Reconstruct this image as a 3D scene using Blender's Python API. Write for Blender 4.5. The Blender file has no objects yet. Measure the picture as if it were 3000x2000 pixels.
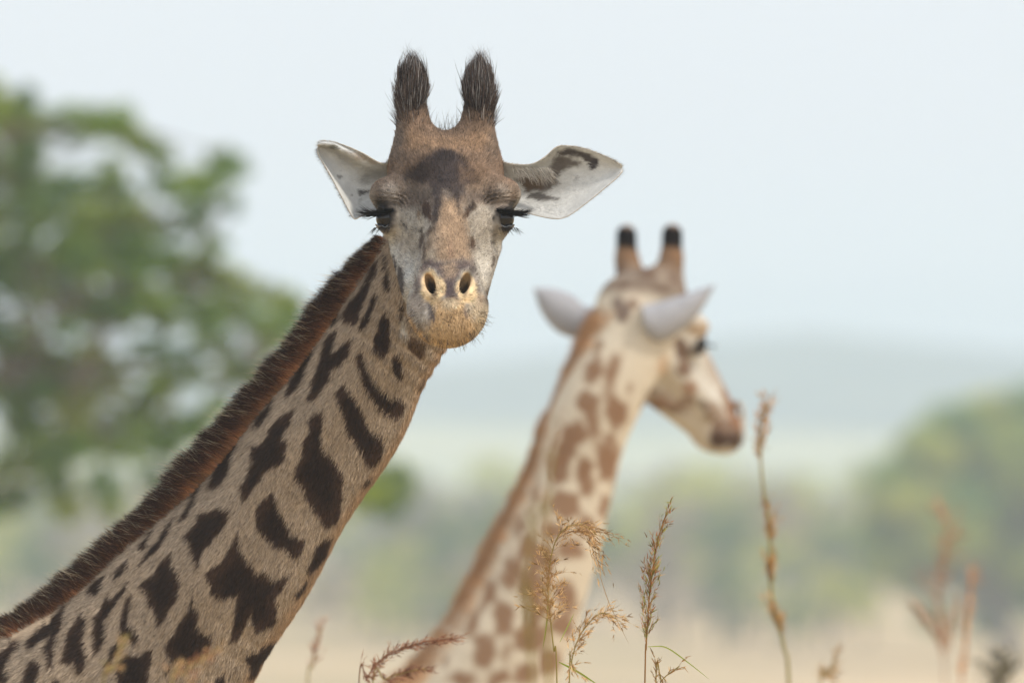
import bpy, math, random
import numpy as np

# ------------------------------------------------------------------ camera, sky, sun
SC = bpy.context.scene
COL = SC.collection
PXA = 3.0e-5            # radians per pixel of the 3000 px wide photograph (400 mm lens)
CAMZ, HORIZON = 3.5, 1250.0
FOCUS = 20.78

def at(px, py, D):
    """pixel of the photograph + distance along the view -> world point"""
    return np.array([(px-1500.0)*PXA*D, D, CAMZ-(py-HORIZON)*PXA*D])

cam = bpy.data.cameras.new('camera'); camo = bpy.data.objects.new('camera', cam); COL.objects.link(camo)
cam.lens = 400; cam.sensor_width = 36; cam.clip_start = 0.5; cam.clip_end = 20000
camo.location = (0, 0, CAMZ)
camo.rotation_euler = (math.radians(90)+(HORIZON-1000)*PXA, 0, 0)
cam.dof.use_dof = True; cam.dof.focus_distance = FOCUS; cam.dof.aperture_fstop = 5.4
SC.camera = camo

SUN_EL, SUN_AZ = math.radians(48), math.radians(118)    # azimuth clockwise from +Y (the view direction)
world = bpy.data.worlds.new('World'); SC.world = world; world.use_nodes = True
wn, wl = world.node_tree.nodes, world.node_tree.links
bg = wn['Background']
sky = wn.new('ShaderNodeTexSky'); sky.sky_type = 'NISHITA'; sky.sun_disc = False
sky.sun_elevation = SUN_EL; sky.sun_rotation = SUN_AZ
sky.air_density = 1.0; sky.dust_density = 4.0; sky.ozone_density = 1.0
veil = wn.new('ShaderNodeMix'); veil.data_type = 'RGBA'; veil.inputs['Factor'].default_value = 0.72
wl.new(sky.outputs[0], veil.inputs['A'])
veil.inputs['B'].default_value = (9.1, 9.55, 10.1, 1)        # thin even cloud over the whole sky
wl.new(veil.outputs['Result'], bg.inputs['Color']); bg.inputs['Strength'].default_value = 0.126

sun = bpy.data.lights.new('sun', 'SUN'); suno = bpy.data.objects.new('sun', sun); COL.objects.link(suno)
sun.energy = 2.4; sun.angle = math.radians(6); sun.color = (1.0, 0.93, 0.82)
sd = np.array([math.sin(SUN_AZ)*math.cos(SUN_EL), math.cos(SUN_AZ)*math.cos(SUN_EL), math.sin(SUN_EL)])
from mathutils import Vector
suno.rotation_euler = Vector(-sd).to_track_quat('-Z', 'Y').to_euler()
suno.location = (6, 10, 12)

vs = SC.view_settings
vs.view_transform = 'Standard'; vs.look = 'None'; vs.exposure = 0.0; vs.gamma = 1.0; vs.use_curve_mapping = False
SC.cycles.use_denoising = True
SC.cycles.max_bounces = 8; SC.cycles.volume_bounces = 3; SC.cycles.transparent_max_bounces = 8

rng = np.random.default_rng(7); random.seed(7)

# ------------------------------------------------------------------ helpers
def lin(c):
    c = np.asarray(c, float)/255.0
    return np.where(c <= 0.04045, c/12.92, ((c+0.055)/1.055)**2.4)

def norm(v):
    return v/np.maximum(np.linalg.norm(v, axis=-1, keepdims=True), 1e-9)

def mesh_np(name, V, F, smooth=True, attrs=None):
    """V (n,3); F list of int arrays (m,3) and/or (m,4)"""
    if not isinstance(F, (list, tuple)): F = [F]
    F = [np.asarray(f, np.int32) for f in F if len(f)]
    me = bpy.data.meshes.new(name)
    V = np.asarray(V, np.float32)
    me.vertices.add(len(V)); me.vertices.foreach_set('co', V.ravel())
    li = np.concatenate([f.ravel() for f in F])
    tot = np.concatenate([np.full(len(f), f.shape[1], np.int32) for f in F])
    st = np.concatenate([[0], np.cumsum(tot)[:-1]]).astype(np.int32)
    me.loops.add(len(li)); me.loops.foreach_set('vertex_index', li)
    me.polygons.add(len(tot)); me.polygons.foreach_set('loop_start', st)
    me.polygons.foreach_set('use_smooth', np.full(len(tot), smooth))
    for k, a in (attrs or {}).items():
        a = np.asarray(a, np.float32)
        if a.ndim == 1:
            t = me.attributes.new(k, 'FLOAT', 'POINT'); t.data.foreach_set('value', a)
        elif k == 'fn':
            t = me.attributes.new(k, 'FLOAT_VECTOR', 'POINT'); t.data.foreach_set('vector', a.ravel())
        else:
            t = me.attributes.new(k, 'FLOAT_COLOR', 'POINT')
            t.data.foreach_set('color', np.hstack([a, np.ones((len(a), 1), np.float32)]).ravel())
    me.update(); me.validate()
    return me

def obj(name, me, mat=None, parent=None, kind=None, label=None, cat=None, group=None):
    o = bpy.data.objects.new(name, me); COL.objects.link(o)
    if mat and me is not None and not me.materials: me.materials.append(mat)
    if parent is not None:
        o.parent = parent
        o.matrix_parent_inverse = parent.matrix_world.inverted() if False else o.matrix_parent_inverse
    if kind: o['kind'] = kind
    if label: o['label'] = label
    if cat: o['category'] = cat
    if group: o['group'] = group
    return o

def vnoise(P, scale, seed=0):
    """value noise, 0..1"""
    P = np.asarray(P, np.float64)*scale + seed*17.31
    i = np.floor(P).astype(np.int64); f = P-i; f = f*f*(3-2*f)
    def h(a, b, c):
        n = (a*73856093) ^ (b*19349663) ^ (c*83492791)
        n = (n*1274126177 + 12345) & 0x7fffffff
        n = (n ^ (n >> 13))*1103515245 & 0x7fffffff
        return n/float(0x7fffffff)
    r = 0
    for dx in (0, 1):
        for dy in (0, 1):
            for dz in (0, 1):
                w = (f[:, 0] if dx else 1-f[:, 0])*(f[:, 1] if dy else 1-f[:, 1])*(f[:, 2] if dz else 1-f[:, 2])
                r = r + w*h(i[:, 0]+dx, i[:, 1]+dy, i[:, 2]+dz)
    return r

def fbm(P, scale, seed=0, o=3):
    r = 0; a = 0.5
    for k in range(o):
        r = r+a*vnoise(P, scale*2**k, seed+k); a *= 0.5
    return r/(1-0.5**o)

def mat_attr(name, rough=0.7, spec=0.25, normal_attr=False, bump=0.0, bscale=300, var=0.0, vscale=80, trans=0.0):
    """surface whose colour comes from the colour attribute 'col', with fine noise and bump"""
    m = bpy.data.materials.new(name); m.use_nodes = True
    n, l = m.node_tree.nodes, m.node_tree.links
    b = n['Principled BSDF']; b.inputs['Roughness'].default_value = rough
    b.inputs['Specular IOR Level'].default_value = spec
    a = n.new('ShaderNodeAttribute'); a.attribute_name = 'col'
    out = a.outputs['Color']
    geo = n.new('ShaderNodeNewGeometry')
    if var:
        t = n.new('ShaderNodeTexNoise'); t.inputs['Scale'].default_value = vscale; t.inputs['Detail'].default_value = 3
        l.new(geo.outputs['Position'], t.inputs['Vector'])
        mr = n.new('ShaderNodeMapRange'); mr.inputs['To Min'].default_value = 1-var; mr.inputs['To Max'].default_value = 1+var
        l.new(t.outputs[0], mr.inputs[0])
        mx = n.new('ShaderNodeVectorMath'); mx.operation = 'SCALE'
        l.new(out, mx.inputs[0]); l.new(mr.outputs[0], mx.inputs['Scale']); out = mx.outputs[0]
    l.new(out, b.inputs['Base Color'])
    if bump:
        t = n.new('ShaderNodeTexNoise'); t.inputs['Scale'].default_value = bscale; t.inputs['Detail'].default_value = 4
        l.new(geo.outputs['Position'], t.inputs['Vector'])
        bp = n.new('ShaderNodeBump'); bp.inputs['Strength'].default_value = bump; bp.inputs['Distance'].default_value = 0.002
        l.new(t.outputs[0], bp.inputs['Height']); l.new(bp.outputs[0], b.inputs['Normal'])
    if normal_attr:
        v = n.new('ShaderNodeAttribute'); v.attribute_name = 'fn'
        l.new(v.outputs['Vector'], b.inputs['Normal'])
    if trans:
        tr = n.new('ShaderNodeBsdfTranslucent'); l.new(out, tr.inputs['Color'])
        ms = n.new('ShaderNodeMixShader'); ms.inputs[0].default_value = trans
        l.new(b.outputs[0], ms.inputs[1]); l.new(tr.outputs[0], ms.inputs[2])
        l.new(ms.outputs[0], n['Material Output'].inputs['Surface'])
    return m

M_SKIN = mat_attr('giraffe_skin', 0.8, 0.08, bump=0.5, bscale=260, var=0.12, vscale=140)
M_FUR = mat_attr('short_fur', 0.65, 0.10, normal_attr=True)
M_HAIR = mat_attr('coarse_hair', 0.5, 0.2, trans=0.3)
M_GRASS = mat_attr('grass_straw', 0.6, 0.3, trans=0.3)
M_LEAF = mat_attr('tree_leaf', 0.6, 0.15, trans=0.5)
M_BARK = mat_attr('bark', 0.9, 0.1, bump=0.6, bscale=12, var=0.3, vscale=9)

def mat_eye():
    m = bpy.data.materials.new('wet_eye'); m.use_nodes = True
    n, l = m.node_tree.nodes, m.node_tree.links
    b = n['Principled BSDF']
    t = n.new('ShaderNodeTexNoise'); t.inputs['Scale'].default_value = 60
    r = n.new('ShaderNodeValToRGB')
    r.color_ramp.elements[0].color = (0.004, 0.003, 0.003, 1); r.color_ramp.elements[1].color = (0.016, 0.009, 0.006, 1)
    l.new(t.outputs[0], r.inputs[0]); l.new(r.outputs[0], b.inputs['Base Color'])
    b.inputs['Roughness'].default_value = 0.1; b.inputs['Specular IOR Level'].default_value = 0.35
    b.inputs['Coat Weight'].default_value = 0.1; b.inputs['Coat Roughness'].default_value = 0.02
    return m
M_EYE = mat_eye()

# ------------------------------------------------------------------ signed distance modelling
def d_ell(P, c, r):
    q = P-np.asarray(c, P.dtype); r = np.asarray(r, P.dtype)
    k0 = np.linalg.norm(q/r, axis=1); k1 = np.linalg.norm(q/(r*r), axis=1)
    return k0*(k0-1)/np.maximum(k1, 1e-6)

def d_cone(P, a, b, ra, rb):
    a = np.asarray(a, P.dtype); b = np.asarray(b, P.dtype); ba = b-a
    t = np.clip((P-a)@ba/(ba@ba), 0, 1)
    return np.linalg.norm(P-a-t[:, None]*ba, axis=1)-(ra+(rb-ra)*t)

def smin(a, b, k):
    h = np.clip(0.5+0.5*(b-a)/k, 0, 1)
    return b*(1-h)+a*h-k*h*(1-h)

def smax(a, b, k):
    return -smin(-a, -b, k)

def surface_nets(f, lo, hi, h, B=8, slack=1.35):
    lo = np.asarray(lo, np.float64); hi = np.asarray(hi, np.float64)
    nb = np.ceil((hi-lo)/(h*B)).astype(int)
    # coarse to fine choice of the blocks that hold the surface
    S = 4
    ns = np.ceil(nb/S).astype(int)
    g = np.stack(np.meshgrid(*[np.arange(n) for n in ns], indexing='ij'), -1).reshape(-1, 3)
    c = lo+(g+0.5)*h*B*S
    keep = np.abs(f(c.astype(np.float32))) < h*B*S*0.87*slack
    g = g[keep]
    sub = np.stack(np.meshgrid(*[np.arange(S)]*3, indexing='ij'), -1).reshape(-1, 3)
    g = (g[:, None]*S+sub[None]).reshape(-1, 3); g = g[(g < nb).all(1)]
    c = lo+(g+0.5)*h*B
    g = g[np.abs(f(c.astype(np.float32))) < h*B*0.87*slack]
    n1 = B+1
    loc = np.stack(np.meshgrid(*[np.arange(n1)]*3, indexing='ij'), -1).reshape(-1, 3)
    ids, verts, signs = [], [], []
    dim = nb*B+2
    corners = np.stack(np.meshgrid([0, 1], [0, 1], [0, 1], indexing='ij'), -1).reshape(-1, 3)
    for s in range(0, len(g), 400):
        gb = g[s:s+400]
        gi = (gb[:, None]*B+loc[None])
        val = f((lo+gi.reshape(-1, 3)*h).astype(np.float32)).reshape(len(gb), n1, n1, n1)
        cv = np.stack([val[:, a:a+B, b:b+B, d:d+B] for a, b, d in corners], -1)
        neg = cv < 0
        act = neg.any(-1) & ~neg.all(-1)
        bi, i, j, k = np.nonzero(act)
        v = cv[bi, i, j, k]; ng = neg[bi, i, j, k]
        acc = np.zeros((len(v), 3)); cnt = np.zeros(len(v))
        for a in range(8):
            for b in range(a+1, 8):
                if abs(corners[a]-corners[b]).sum() == 1:
                    m = ng[:, a] != ng[:, b]
                    den = v[:, a]-v[:, b]
                    t = np.where(m, v[:, a]/np.where(den == 0, 1, den), 0)
                    p = corners[a]+t[:, None]*(corners[b]-corners[a])
                    acc += np.where(m[:, None], p, 0); cnt += m
        cell = gb[bi]*B+np.stack([i, j, k], -1)
        ids.append((cell[:, 0]*dim[1]+cell[:, 1])*dim[2]+cell[:, 2])
        verts.append(lo+(cell+acc/cnt[:, None])*h); signs.append(ng)
    ids = np.concatenate(ids); V = np.concatenate(verts); S_ = np.concatenate(signs)
    o = np.argsort(ids); ids = ids[o]; V = V[o]; S_ = S_[o]
    stride = np.array([dim[1]*dim[2], dim[2], 1])
    F = []
    cidx = {(1, 0, 0): 4, (0, 1, 0): 2, (0, 0, 1): 1}
    for ax in range(3):
        e = [0, 0, 0]; e[ax] = 1
        m = S_[:, 0] != S_[:, cidx[tuple(e)]]
        base = ids[m]; inside = S_[m, 0]
        u, w = stride[(ax+1) % 3], stride[(ax+2) % 3]
        q = [base, base-u, base-u-w, base-w]
        idx = []; ok = np.ones(len(base), bool)
        for a in q:
            p = np.searchsorted(ids, a); p = np.clip(p, 0, len(ids)-1)
            ok &= ids[p] == a; idx.append(p)
        idx = np.stack(idx, -1)[ok]; ins = inside[ok]
        idx[~ins] = idx[~ins][:, ::-1]
        F.append(idx)
    F = np.concatenate(F)
    return V, F

def grad(f, V, e=0.003):
    V = V.astype(np.float32); g = []
    for k in range(3):
        d = np.zeros(3, np.float32); d[k] = e
        g.append(f(V+d)-f(V-d))
    return norm(np.stack(g, -1).astype(np.float64))

def catmull(P, n):
    P = np.asarray(P, float); out = []
    Q = np.vstack([2*P[0]-P[1], P, 2*P[-1]-P[-2]])
    for i in range(1, len(Q)-2):
        p0, p1, p2, p3 = Q[i-1:i+3]
        for t in np.linspace(0, 1, n, endpoint=False):
            out.append(0.5*((2*p1)+(p2-p0)*t+(2*p0-5*p1+4*p2-p3)*t*t+(3*p1-p0-3*p2+p3)*t**3))
    out.append(Q[-2])
    return np.array(out)

def d_tube(P, C, flat):
    """tube along C rows (x,y,z,r) lying mostly in the XZ plane; depth radius = flat*r"""
    best = np.full(len(P), 1e3, P.dtype)
    C = C.astype(P.dtype)
    for a, b in zip(C[:-1], C[1:]):
        ba = b-a
        l2 = ba[0]**2+ba[2]**2+ba[1]**2
        t = np.clip(((P[:, 0]-a[0])*ba[0]+(P[:, 2]-a[2])*ba[2]+(P[:, 1]-a[1])*ba[1])/l2, 0, 1)
        dx = P[:, 0]-a[0]-t*ba[0]; dz = P[:, 2]-a[2]-t*ba[2]; dy = (P[:, 1]-a[1]-t*ba[1])/flat
        best = np.minimum(best, np.sqrt(dx*dx+dy*dy+dz*dz)-(a[3]+t*ba[3]))
    return best

# ---------- head in its own frame: origin between the eyes, x to its left side, -y to the viewer it looks at, z up
EYE_C = np.array([0.1030, -0.006, -0.001]); EYE_R = 0.0238
MX = 0.006
def frame_from(axis_a, nrm):
    n = np.array(nrm, float); n /= np.linalg.norm(n)
    a = np.array(axis_a, float); a -= n*(a@n); a /= np.linalg.norm(a)
    return a, np.cross(n, a), n
NOSTRIL = []
for s in (-1, 1):
    a, b, n = frame_from((-s*0.36, -0.45, -0.9), (s*0.22, -0.86, 0.42))
    NOSTRIL.append((np.array([MX+s*0.0295, -0.268, -0.131]), a, b, n))

def head_sdf(P, horn_r=1.0, horn_x=0.062, horn_top=0.245, muz=1.0):
    P = P.astype(np.float32)
    S = P.copy(); S[:, 0] = np.abs(S[:, 0])
    d = d_ell(P, (0, 0.105, 0.055), (0.104, 0.13, 0.105))                       # cranium
    d = smin(d, d_cone(P, (0, 0.06, 0.03), (MX, -0.19, -0.145), 0.094, 0.054), 0.03)   # core of the face
    d = smin(d, d_cone(S, (0.056, 0.07, -0.045), (0.044, -0.13, -0.135), 0.047, 0.034), 0.025)  # jaws
    d = smin(d, d_cone(P, (0, 0.1, -0.1), (0, -0.2, -0.185), 0.04, 0.035), 0.03)
    d = smin(d, d_cone(P, (0, 0.0, 0.062), (MX, -0.232, -0.128), 0.05, 0.043), 0.011)  # bridge of the nose
    d = smin(d, d_cone(S, (0.039, -0.085, -0.03), (0.043, -0.190, -0.108), 0.011, 0.010), 0.007)
    d = smax(d, -d_ell(S, (0.069, -0.122, -0.050), (0.020, 0.038, 0.048)), 0.024)   # hollow beside the bridge
    d = smax(d, -d_ell(S, (0.100, -0.085, -0.055), (0.022, 0.03, 0.03)), 0.03)   # facial crest
    d = smin(d, d_ell(P, (0, 0.02, 0.088), (0.068, 0.062, 0.045)), 0.03)         # dome of the forehead
    d = smin(d, d_ell(S, (0.098, 0.026, 0.044), (0.040, 0.056, 0.032)), 0.022)   # brows
    d = smin(d, d_ell(S, (0.084, 0.022, -0.006), (0.038, 0.046, 0.036)), 0.025)  # orbit
    hx = horn_x
    d = smin(d, d_cone(S, (0.052, 0.085, 0.105), (hx-0.002, 0.105, 0.195), 0.05, 0.0255*horn_r), 0.03)
    d = smin(d, d_cone(S, (hx-0.002, 0.105, 0.19), (hx, 0.118, horn_top), 0.0235*horn_r, 0.0225*horn_r), 0.012)
    # muzzle
    low = d_ell(P, (MX-0.004, -0.222, -0.190), (0.054, 0.066, 0.042))
    d = smin(d, low, 0.012)
    mz = d_ell(P, (MX, -0.245, -0.166), (0.0735*muz, 0.068, 0.068*muz))
    mz = smin(mz, d_ell(P, (MX, -0.262, -0.19), (0.056*muz, 0.05, 0.047*muz)), 0.02)
    d = smin(d, mz, 0.009)
    # groove under the nostrils and beside the lip
    d = smax(d, -d_cone(np.stack([np.abs(P[:, 0]-MX), P[:, 1], P[:, 2]], 1), (0.036, -0.305, -0.158), (0.040, -0.318, -0.19), 0.004, 0.004), 0.012)
    for sgn, (c, a, b, n) in zip((-1, 1), NOSTRIL):
        q = P-c.astype(np.float32)
        A, Bq, Cq = q@a.astype(np.float32), q@b.astype(np.float32), q@n.astype(np.float32)
        ring = np.sqrt((np.sqrt((A/1.75)**2+Bq**2)-0.0180)**2+(Cq-0.0055)**2)-0.0072
        d = smin(d, ring, 0.009)
        hole = d_ell(np.stack([A, Bq, Cq], 1), (0.004, -sgn*0.0018, -0.002), (0.0305, 0.0104, 0.034))
        d = smax(d, -hole, 0.008)
    # eyes: socket and lids
    E = EYE_C.astype(np.float32)
    q = S-E
    r = np.linalg.norm(q, axis=1)
    d = smax(d, -(r-EYE_R-0.0012), 0.004)
    d = smax(d, -d_cone(S, E+np.float32([0.004, -0.006, 0]), E+np.float32([0.034, -0.036, 0]), 0.0175, 0.020), 0.010)
    up = q[:, 2]-0.0118+0.22*(q[:, 0]-0.016)
    lo = -q[:, 2]-0.0145+0.25*np.abs(q[:, 0]-0.008)
    shell = np.abs(r-EYE_R-0.0022)-0.0019
    d = smin(d, np.maximum(shell, -up), 0.004)
    d = smin(d, np.maximum(shell, -lo), 0.004)
    inner = (-0.001-q[:, 0])
    d = smin(d, np.maximum(shell, -inner), 0.004)
    # wrinkles over the eye
    wr = np.exp(-((r-0.047)/0.011)**2)*np.clip((q[:, 2]-0.008)/0.02, 0, 1)*np.clip((0.03-q[:, 0])/0.02, 0, 1)
    d = d+0.0026*wr*np.sin(r*2*np.pi/0.0068)
    return d

# ------------------------------------------------------------------ hair strands as tapered ribbons
def strands(root, dirv, length, width, wdir, bend, nseg, c0, c1, nrm=None, cpow=1.0):
    n = len(root); length = np.broadcast_to(length, n); width = np.broadcast_to(width, n)
    wdir = norm(wdir-dirv*np.sum(wdir*dirv, 1, keepdims=True))
    V = np.zeros((n, 2*nseg+1, 3)); Cc = np.zeros((n, 2*nseg+1, 3))
    for s in range(nseg+1):
        t = s/nseg
        p = root+dirv*(length*t)[:, None]+bend*(length*t*t)[:, None]
        c = c0+(c1-c0)*(t**cpow)
        if s < nseg:
            w = (width*(1-t*0.7)*0.5)[:, None]*wdir
            V[:, 2*s] = p-w; V[:, 2*s+1] = p+w; Cc[:, 2*s] = c; Cc[:, 2*s+1] = c
        else:
            V[:, 2*nseg] = p; Cc[:, 2*nseg] = c
    k = 2*nseg+1; b = np.arange(n)[:, None]*k; F = []
    for s in range(nseg-1):
        F.append(b+np.array([2*s, 2*s+1, 2*s+3])); F.append(b+np.array([2*s, 2*s+3, 2*s+2]))
    F.append(b+np.array([2*nseg-2, 2*nseg-1, 2*nseg]))
    at_ = {'col': Cc.reshape(-1, 3)}
    if nrm is not None: at_['fn'] = np.repeat(nrm, k, 0)
    return V.reshape(-1, 3), np.concatenate(F), at_

def join_np(parts):
    V, F, A, o = [], [], {}, 0
    for v, f, a in parts:
        V.append(v); F.append(f+o); o += len(v)
        for k in a: A.setdefault(k, []).append(a[k])
    return np.concatenate(V), np.concatenate(F), {k: np.concatenate(x) for k, x in A.items()}

def sample_surface(V, F, Nv, dens_fn, total):
    T = np.concatenate([F[:, [0, 1, 2]], F[:, [0, 2, 3]]])
    a, b, c = V[T[:, 0]], V[T[:, 1]], V[T[:, 2]]
    ar = 0.5*np.linalg.norm(np.cross(b-a, c-a), axis=1)
    w = ar*dens_fn((a+b+c)/3, Nv[T[:, 0]])
    cdf = np.cumsum(w); pick = np.searchsorted(cdf, rng.random(total)*cdf[-1]); pick = np.clip(pick, 0, len(T)-1)
    u, v = rng.random(total), rng.random(total)
    m = u+v > 1; u[m] = 1-u[m]; v[m] = 1-v[m]
    T = T[pick]
    P = V[T[:, 0]]*(1-u-v)[:, None]+V[T[:, 1]]*u[:, None]+V[T[:, 2]]*v[:, None]
    N = norm(Nv[T[:, 0]]*(1-u-v)[:, None]+Nv[T[:, 1]]*u[:, None]+Nv[T[:, 2]]*v[:, None])
    return P, N

# ------------------------------------------------------------------ coat colour layers
def poly_sd(P, poly):
    poly = np.asarray(poly, float); n = len(poly)
    d = np.full(len(P), 1e9); ins = np.zeros(len(P), bool)
    for i in range(n):
        a, b = poly[i], poly[(i+1) % n]; ba = b-a
        pa = P-a
        t = np.clip((pa@ba)/max(ba@ba, 1e-9), 0, 1)
        d = np.minimum(d, np.sum((pa-t[:, None]*ba)**2, 1))
        c = (a[1] > P[:, 1]) != (b[1] > P[:, 1])
        with np.errstate(divide='ignore', invalid='ignore'):
            x = a[0]+(P[:, 1]-a[1])*(ba[0])/(ba[1] if ba[1] != 0 else 1e-9)
        ins ^= c & (P[:, 0] < x)
    d = np.sqrt(d)
    return np.where(ins, -d, d)

def ell_sd(P, e):
    cx, cy, rx, ry = e[:4]; r = math.radians(e[4]) if len(e) > 4 else 0
    q = P-np.array([cx, cy]); x = q[:, 0]*math.cos(r)+q[:, 1]*math.sin(r); y = -q[:, 0]*math.sin(r)+q[:, 1]*math.cos(r)
    return (np.sqrt((x/rx)**2+(y/ry)**2)-1)*min(rx, ry)

def layer(C, P, shape, rgb, soft, strength=1.0, jit=None):
    """blend a soft edged patch into colours C at 2-D coat coordinates P"""
    if len(shape) and np.ndim(shape[0]) > 0:
        s = np.asarray(shape, float); lo = s.min(0)-soft*2-15; hi = s.max(0)+soft*2+15
    else:
        m_ = max(shape[2], shape[3]); lo = np.array(shape[:2])-m_-soft*3-15; hi = np.array(shape[:2])+m_+soft*3+15
    idx = np.nonzero((P > lo).all(1) & (P < hi).all(1))[0]
    if not len(idx): return
    p = P[idx]
    sdv = poly_sd(p, shape) if np.ndim(shape[0]) > 0 else ell_sd(p, shape)
    if jit is not None: sdv = sdv+jit[idx]
    m = np.clip(0.5-sdv/(2*soft), 0, 1); m = m*m*(3-2*m)*strength
    C[idx] += (lin(rgb)*GAIN-C[idx])*m[:, None]
GAIN = 1.12

# ================================================================== GROUND, HILLS
def terrain(x, y):
    x = np.asarray(x, float); y = np.asarray(y, float)
    def ss(a, b, v):
        t = np.clip((v-a)/(b-a), 0, 1); return t*t*(3-2*t)
    z = 1.4*(1-ss(18.4, 20.9, y))-3.0*ss(60, 300, y)
    z = z+0.25*np.sin(x*0.031+1.0)*ss(40, 120, y)*np.cos(y*0.017)
    return z

def mat_ground():
    m = bpy.data.materials.new('dry_grass_ground'); m.use_nodes = True
    n, l = m.node_tree.nodes, m.node_tree.links; b = n['Principled BSDF']
    g = n.new('ShaderNodeNewGeometry')
    t = n.new('ShaderNodeTexNoise'); t.inputs['Scale'].default_value = 0.05; t.inputs['Detail'].default_value = 8
    l.new(g.outputs['Position'], t.inputs['Vector'])
    r = n.new('ShaderNodeValToRGB'); e = r.color_ramp.elements
    e[0].position = 0.3; e[0].color = (0.30, 0.25, 0.12, 1); e[1].position = 0.65; e[1].color = (0.62, 0.45, 0.27, 1)
    l.new(t.outputs[0], r.inputs[0]); l.new(r.outputs[0], b.inputs['Base Color'])
    b.inputs['Roughness'].default_value = 0.95; b.inputs['Specular IOR Level'].default_value = 0.1
    return m
ys = np.concatenate([np.linspace(-40, 16, 12), np.linspace(17, 24, 29), np.linspace(27, 120, 24), np.geomspace(130, 2450, 36)])
xs = np.concatenate([-np.geomspace(3000, 6, 28), np.linspace(-5, 5, 9), np.geomspace(6, 3000, 28)])
X, Y = np.meshgrid(xs, ys)
V = np.stack([X, Y, terrain(X, Y)], -1).reshape(-1, 3)
nx = len(xs); ii = (np.arange(len(ys)-1)[:, None]*nx+np.arange(nx-1)[None]).ravel()
obj('ground', mesh_np('ground', V, np.stack([ii, ii+1, ii+nx+1, ii+nx], -1)), mat_ground(), kind='structure')

def mat_hill(name='wooded_hill', c0=(0.035, 0.06, 0.035, 1), c1=(0.16, 0.17, 0.09, 1)):
    m = bpy.data.materials.new(name); m.use_nodes = True
    n, l = m.node_tree.nodes, m.node_tree.links; b = n['Principled BSDF']
    g = n.new('ShaderNodeNewGeometry')
    t = n.new('ShaderNodeTexNoise'); t.inputs['Scale'].default_value = 0.03; t.inputs['Detail'].default_value = 6
    l.new(g.outputs['Position'], t.inputs['Vector'])
    r = n.new('ShaderNodeValToRGB'); e = r.color_ramp.elements
    e[0].position = 0.35; e[0].color = c0; e[1].position = 0.7; e[1].color = c1
    l.new(t.outputs[0], r.inputs[0]); l.new(r.outputs[0], b.inputs['Base Color'])
    b.inputs['Roughness'].default_value = 0.95; b.inputs['Specular IOR Level'].default_value = 0.05
    return m
M_HILL = mat_hill()
def hill_range(y0, depth, prof, seed):
    """a long ridge; prof = (x, crest height) pairs"""
    px = np.array([p[0] for p in prof]); pz = np.array([p[1] for p in prof])
    xs = np.linspace(px[0], px[-1], 160); t = np.linspace(0, 1, 20)
    X, T = np.meshgrid(xs, t)
    h = np.interp(X, px, pz)
    P = np.stack([X.ravel(), T.ravel()*depth, np.zeros(X.size)], 1)
    h = h*(0.86+0.28*fbm(P, 0.012, seed).reshape(X.shape))+1.2*(vnoise(P, 0.09, seed+5).reshape(X.shape)-0.5)
    Z = h*np.sin(T*math.pi)**0.8-3.5
    V = np.stack([X, y0+T*depth, Z], -1).reshape(-1, 3); nx = len(xs)
    ii = (np.arange(len(t)-1)[:, None]*nx+np.arange(nx-1)[None]).ravel()
    return mesh_np('hills', V, np.stack([ii, ii+1, ii+nx+1, ii+nx], -1))
HILL_FAR = [(-2400, 18), (-900, 16), (-200, 14), (-60, 15), (-30, 15.5), (-10, 17), (10, 18.6), (26, 21.2), (42, 21.8), (58, 20.2), (79, 18), (110, 17.5), (300, 19), (900, 20), (2400, 20)]
obj('hills', hill_range(1500, 500, HILL_FAR, 3), M_HILL, kind='structure')
HILL_MID = [(-2000, 8), (-300, 7.5), (-40, 7.5), (10, 6.8), (40, 6.2), (120, 7), (400, 8), (2000, 8)]
obj('hills', hill_range(880, 320, HILL_MID, 9), mat_hill('mist_pale_slope', (0.30, 0.34, 0.20, 1), (0.62, 0.58, 0.40, 1)), kind='structure')  # valley mist put into the slope as a pale colour

# ================================================================== GIRAFFE THAT LOOKS AT THE CAMERA
D1 = 20.85
O1 = at(1304, 638, D1)
def px_of(P):
    k = 1.0/(PXA*P[:, 1])
    return np.stack([1500+P[:, 0]*k, HORIZON-(P[:, 2]-CAMZ)*k], 1)

NECK1_PX = [(1300, 560, 120, 0.15), (1292, 640, 140, 0.165), (1240, 795, 156, 0.17), (1153, 948, 168, 0.175), (1083, 1065, 171, 0.18), (979, 1222, 184, 0.19),
            (849, 1410, 202, 0.20), (702, 1605, 229, 0.22), (555, 1790, 264, 0.24), (340, 2030, 335, 0.28), (-60, 2360, 470, 0.36), (-420, 2620, 560, 0.45)]
N1 = np.array([np.append(at(a, b, D1)+np.array([0, d, 0]), r*PXA*D1) for a, b, r, d in NECK1_PX])
NECK1 = catmull(N1, 4)
FLAT = 0.76

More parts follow.
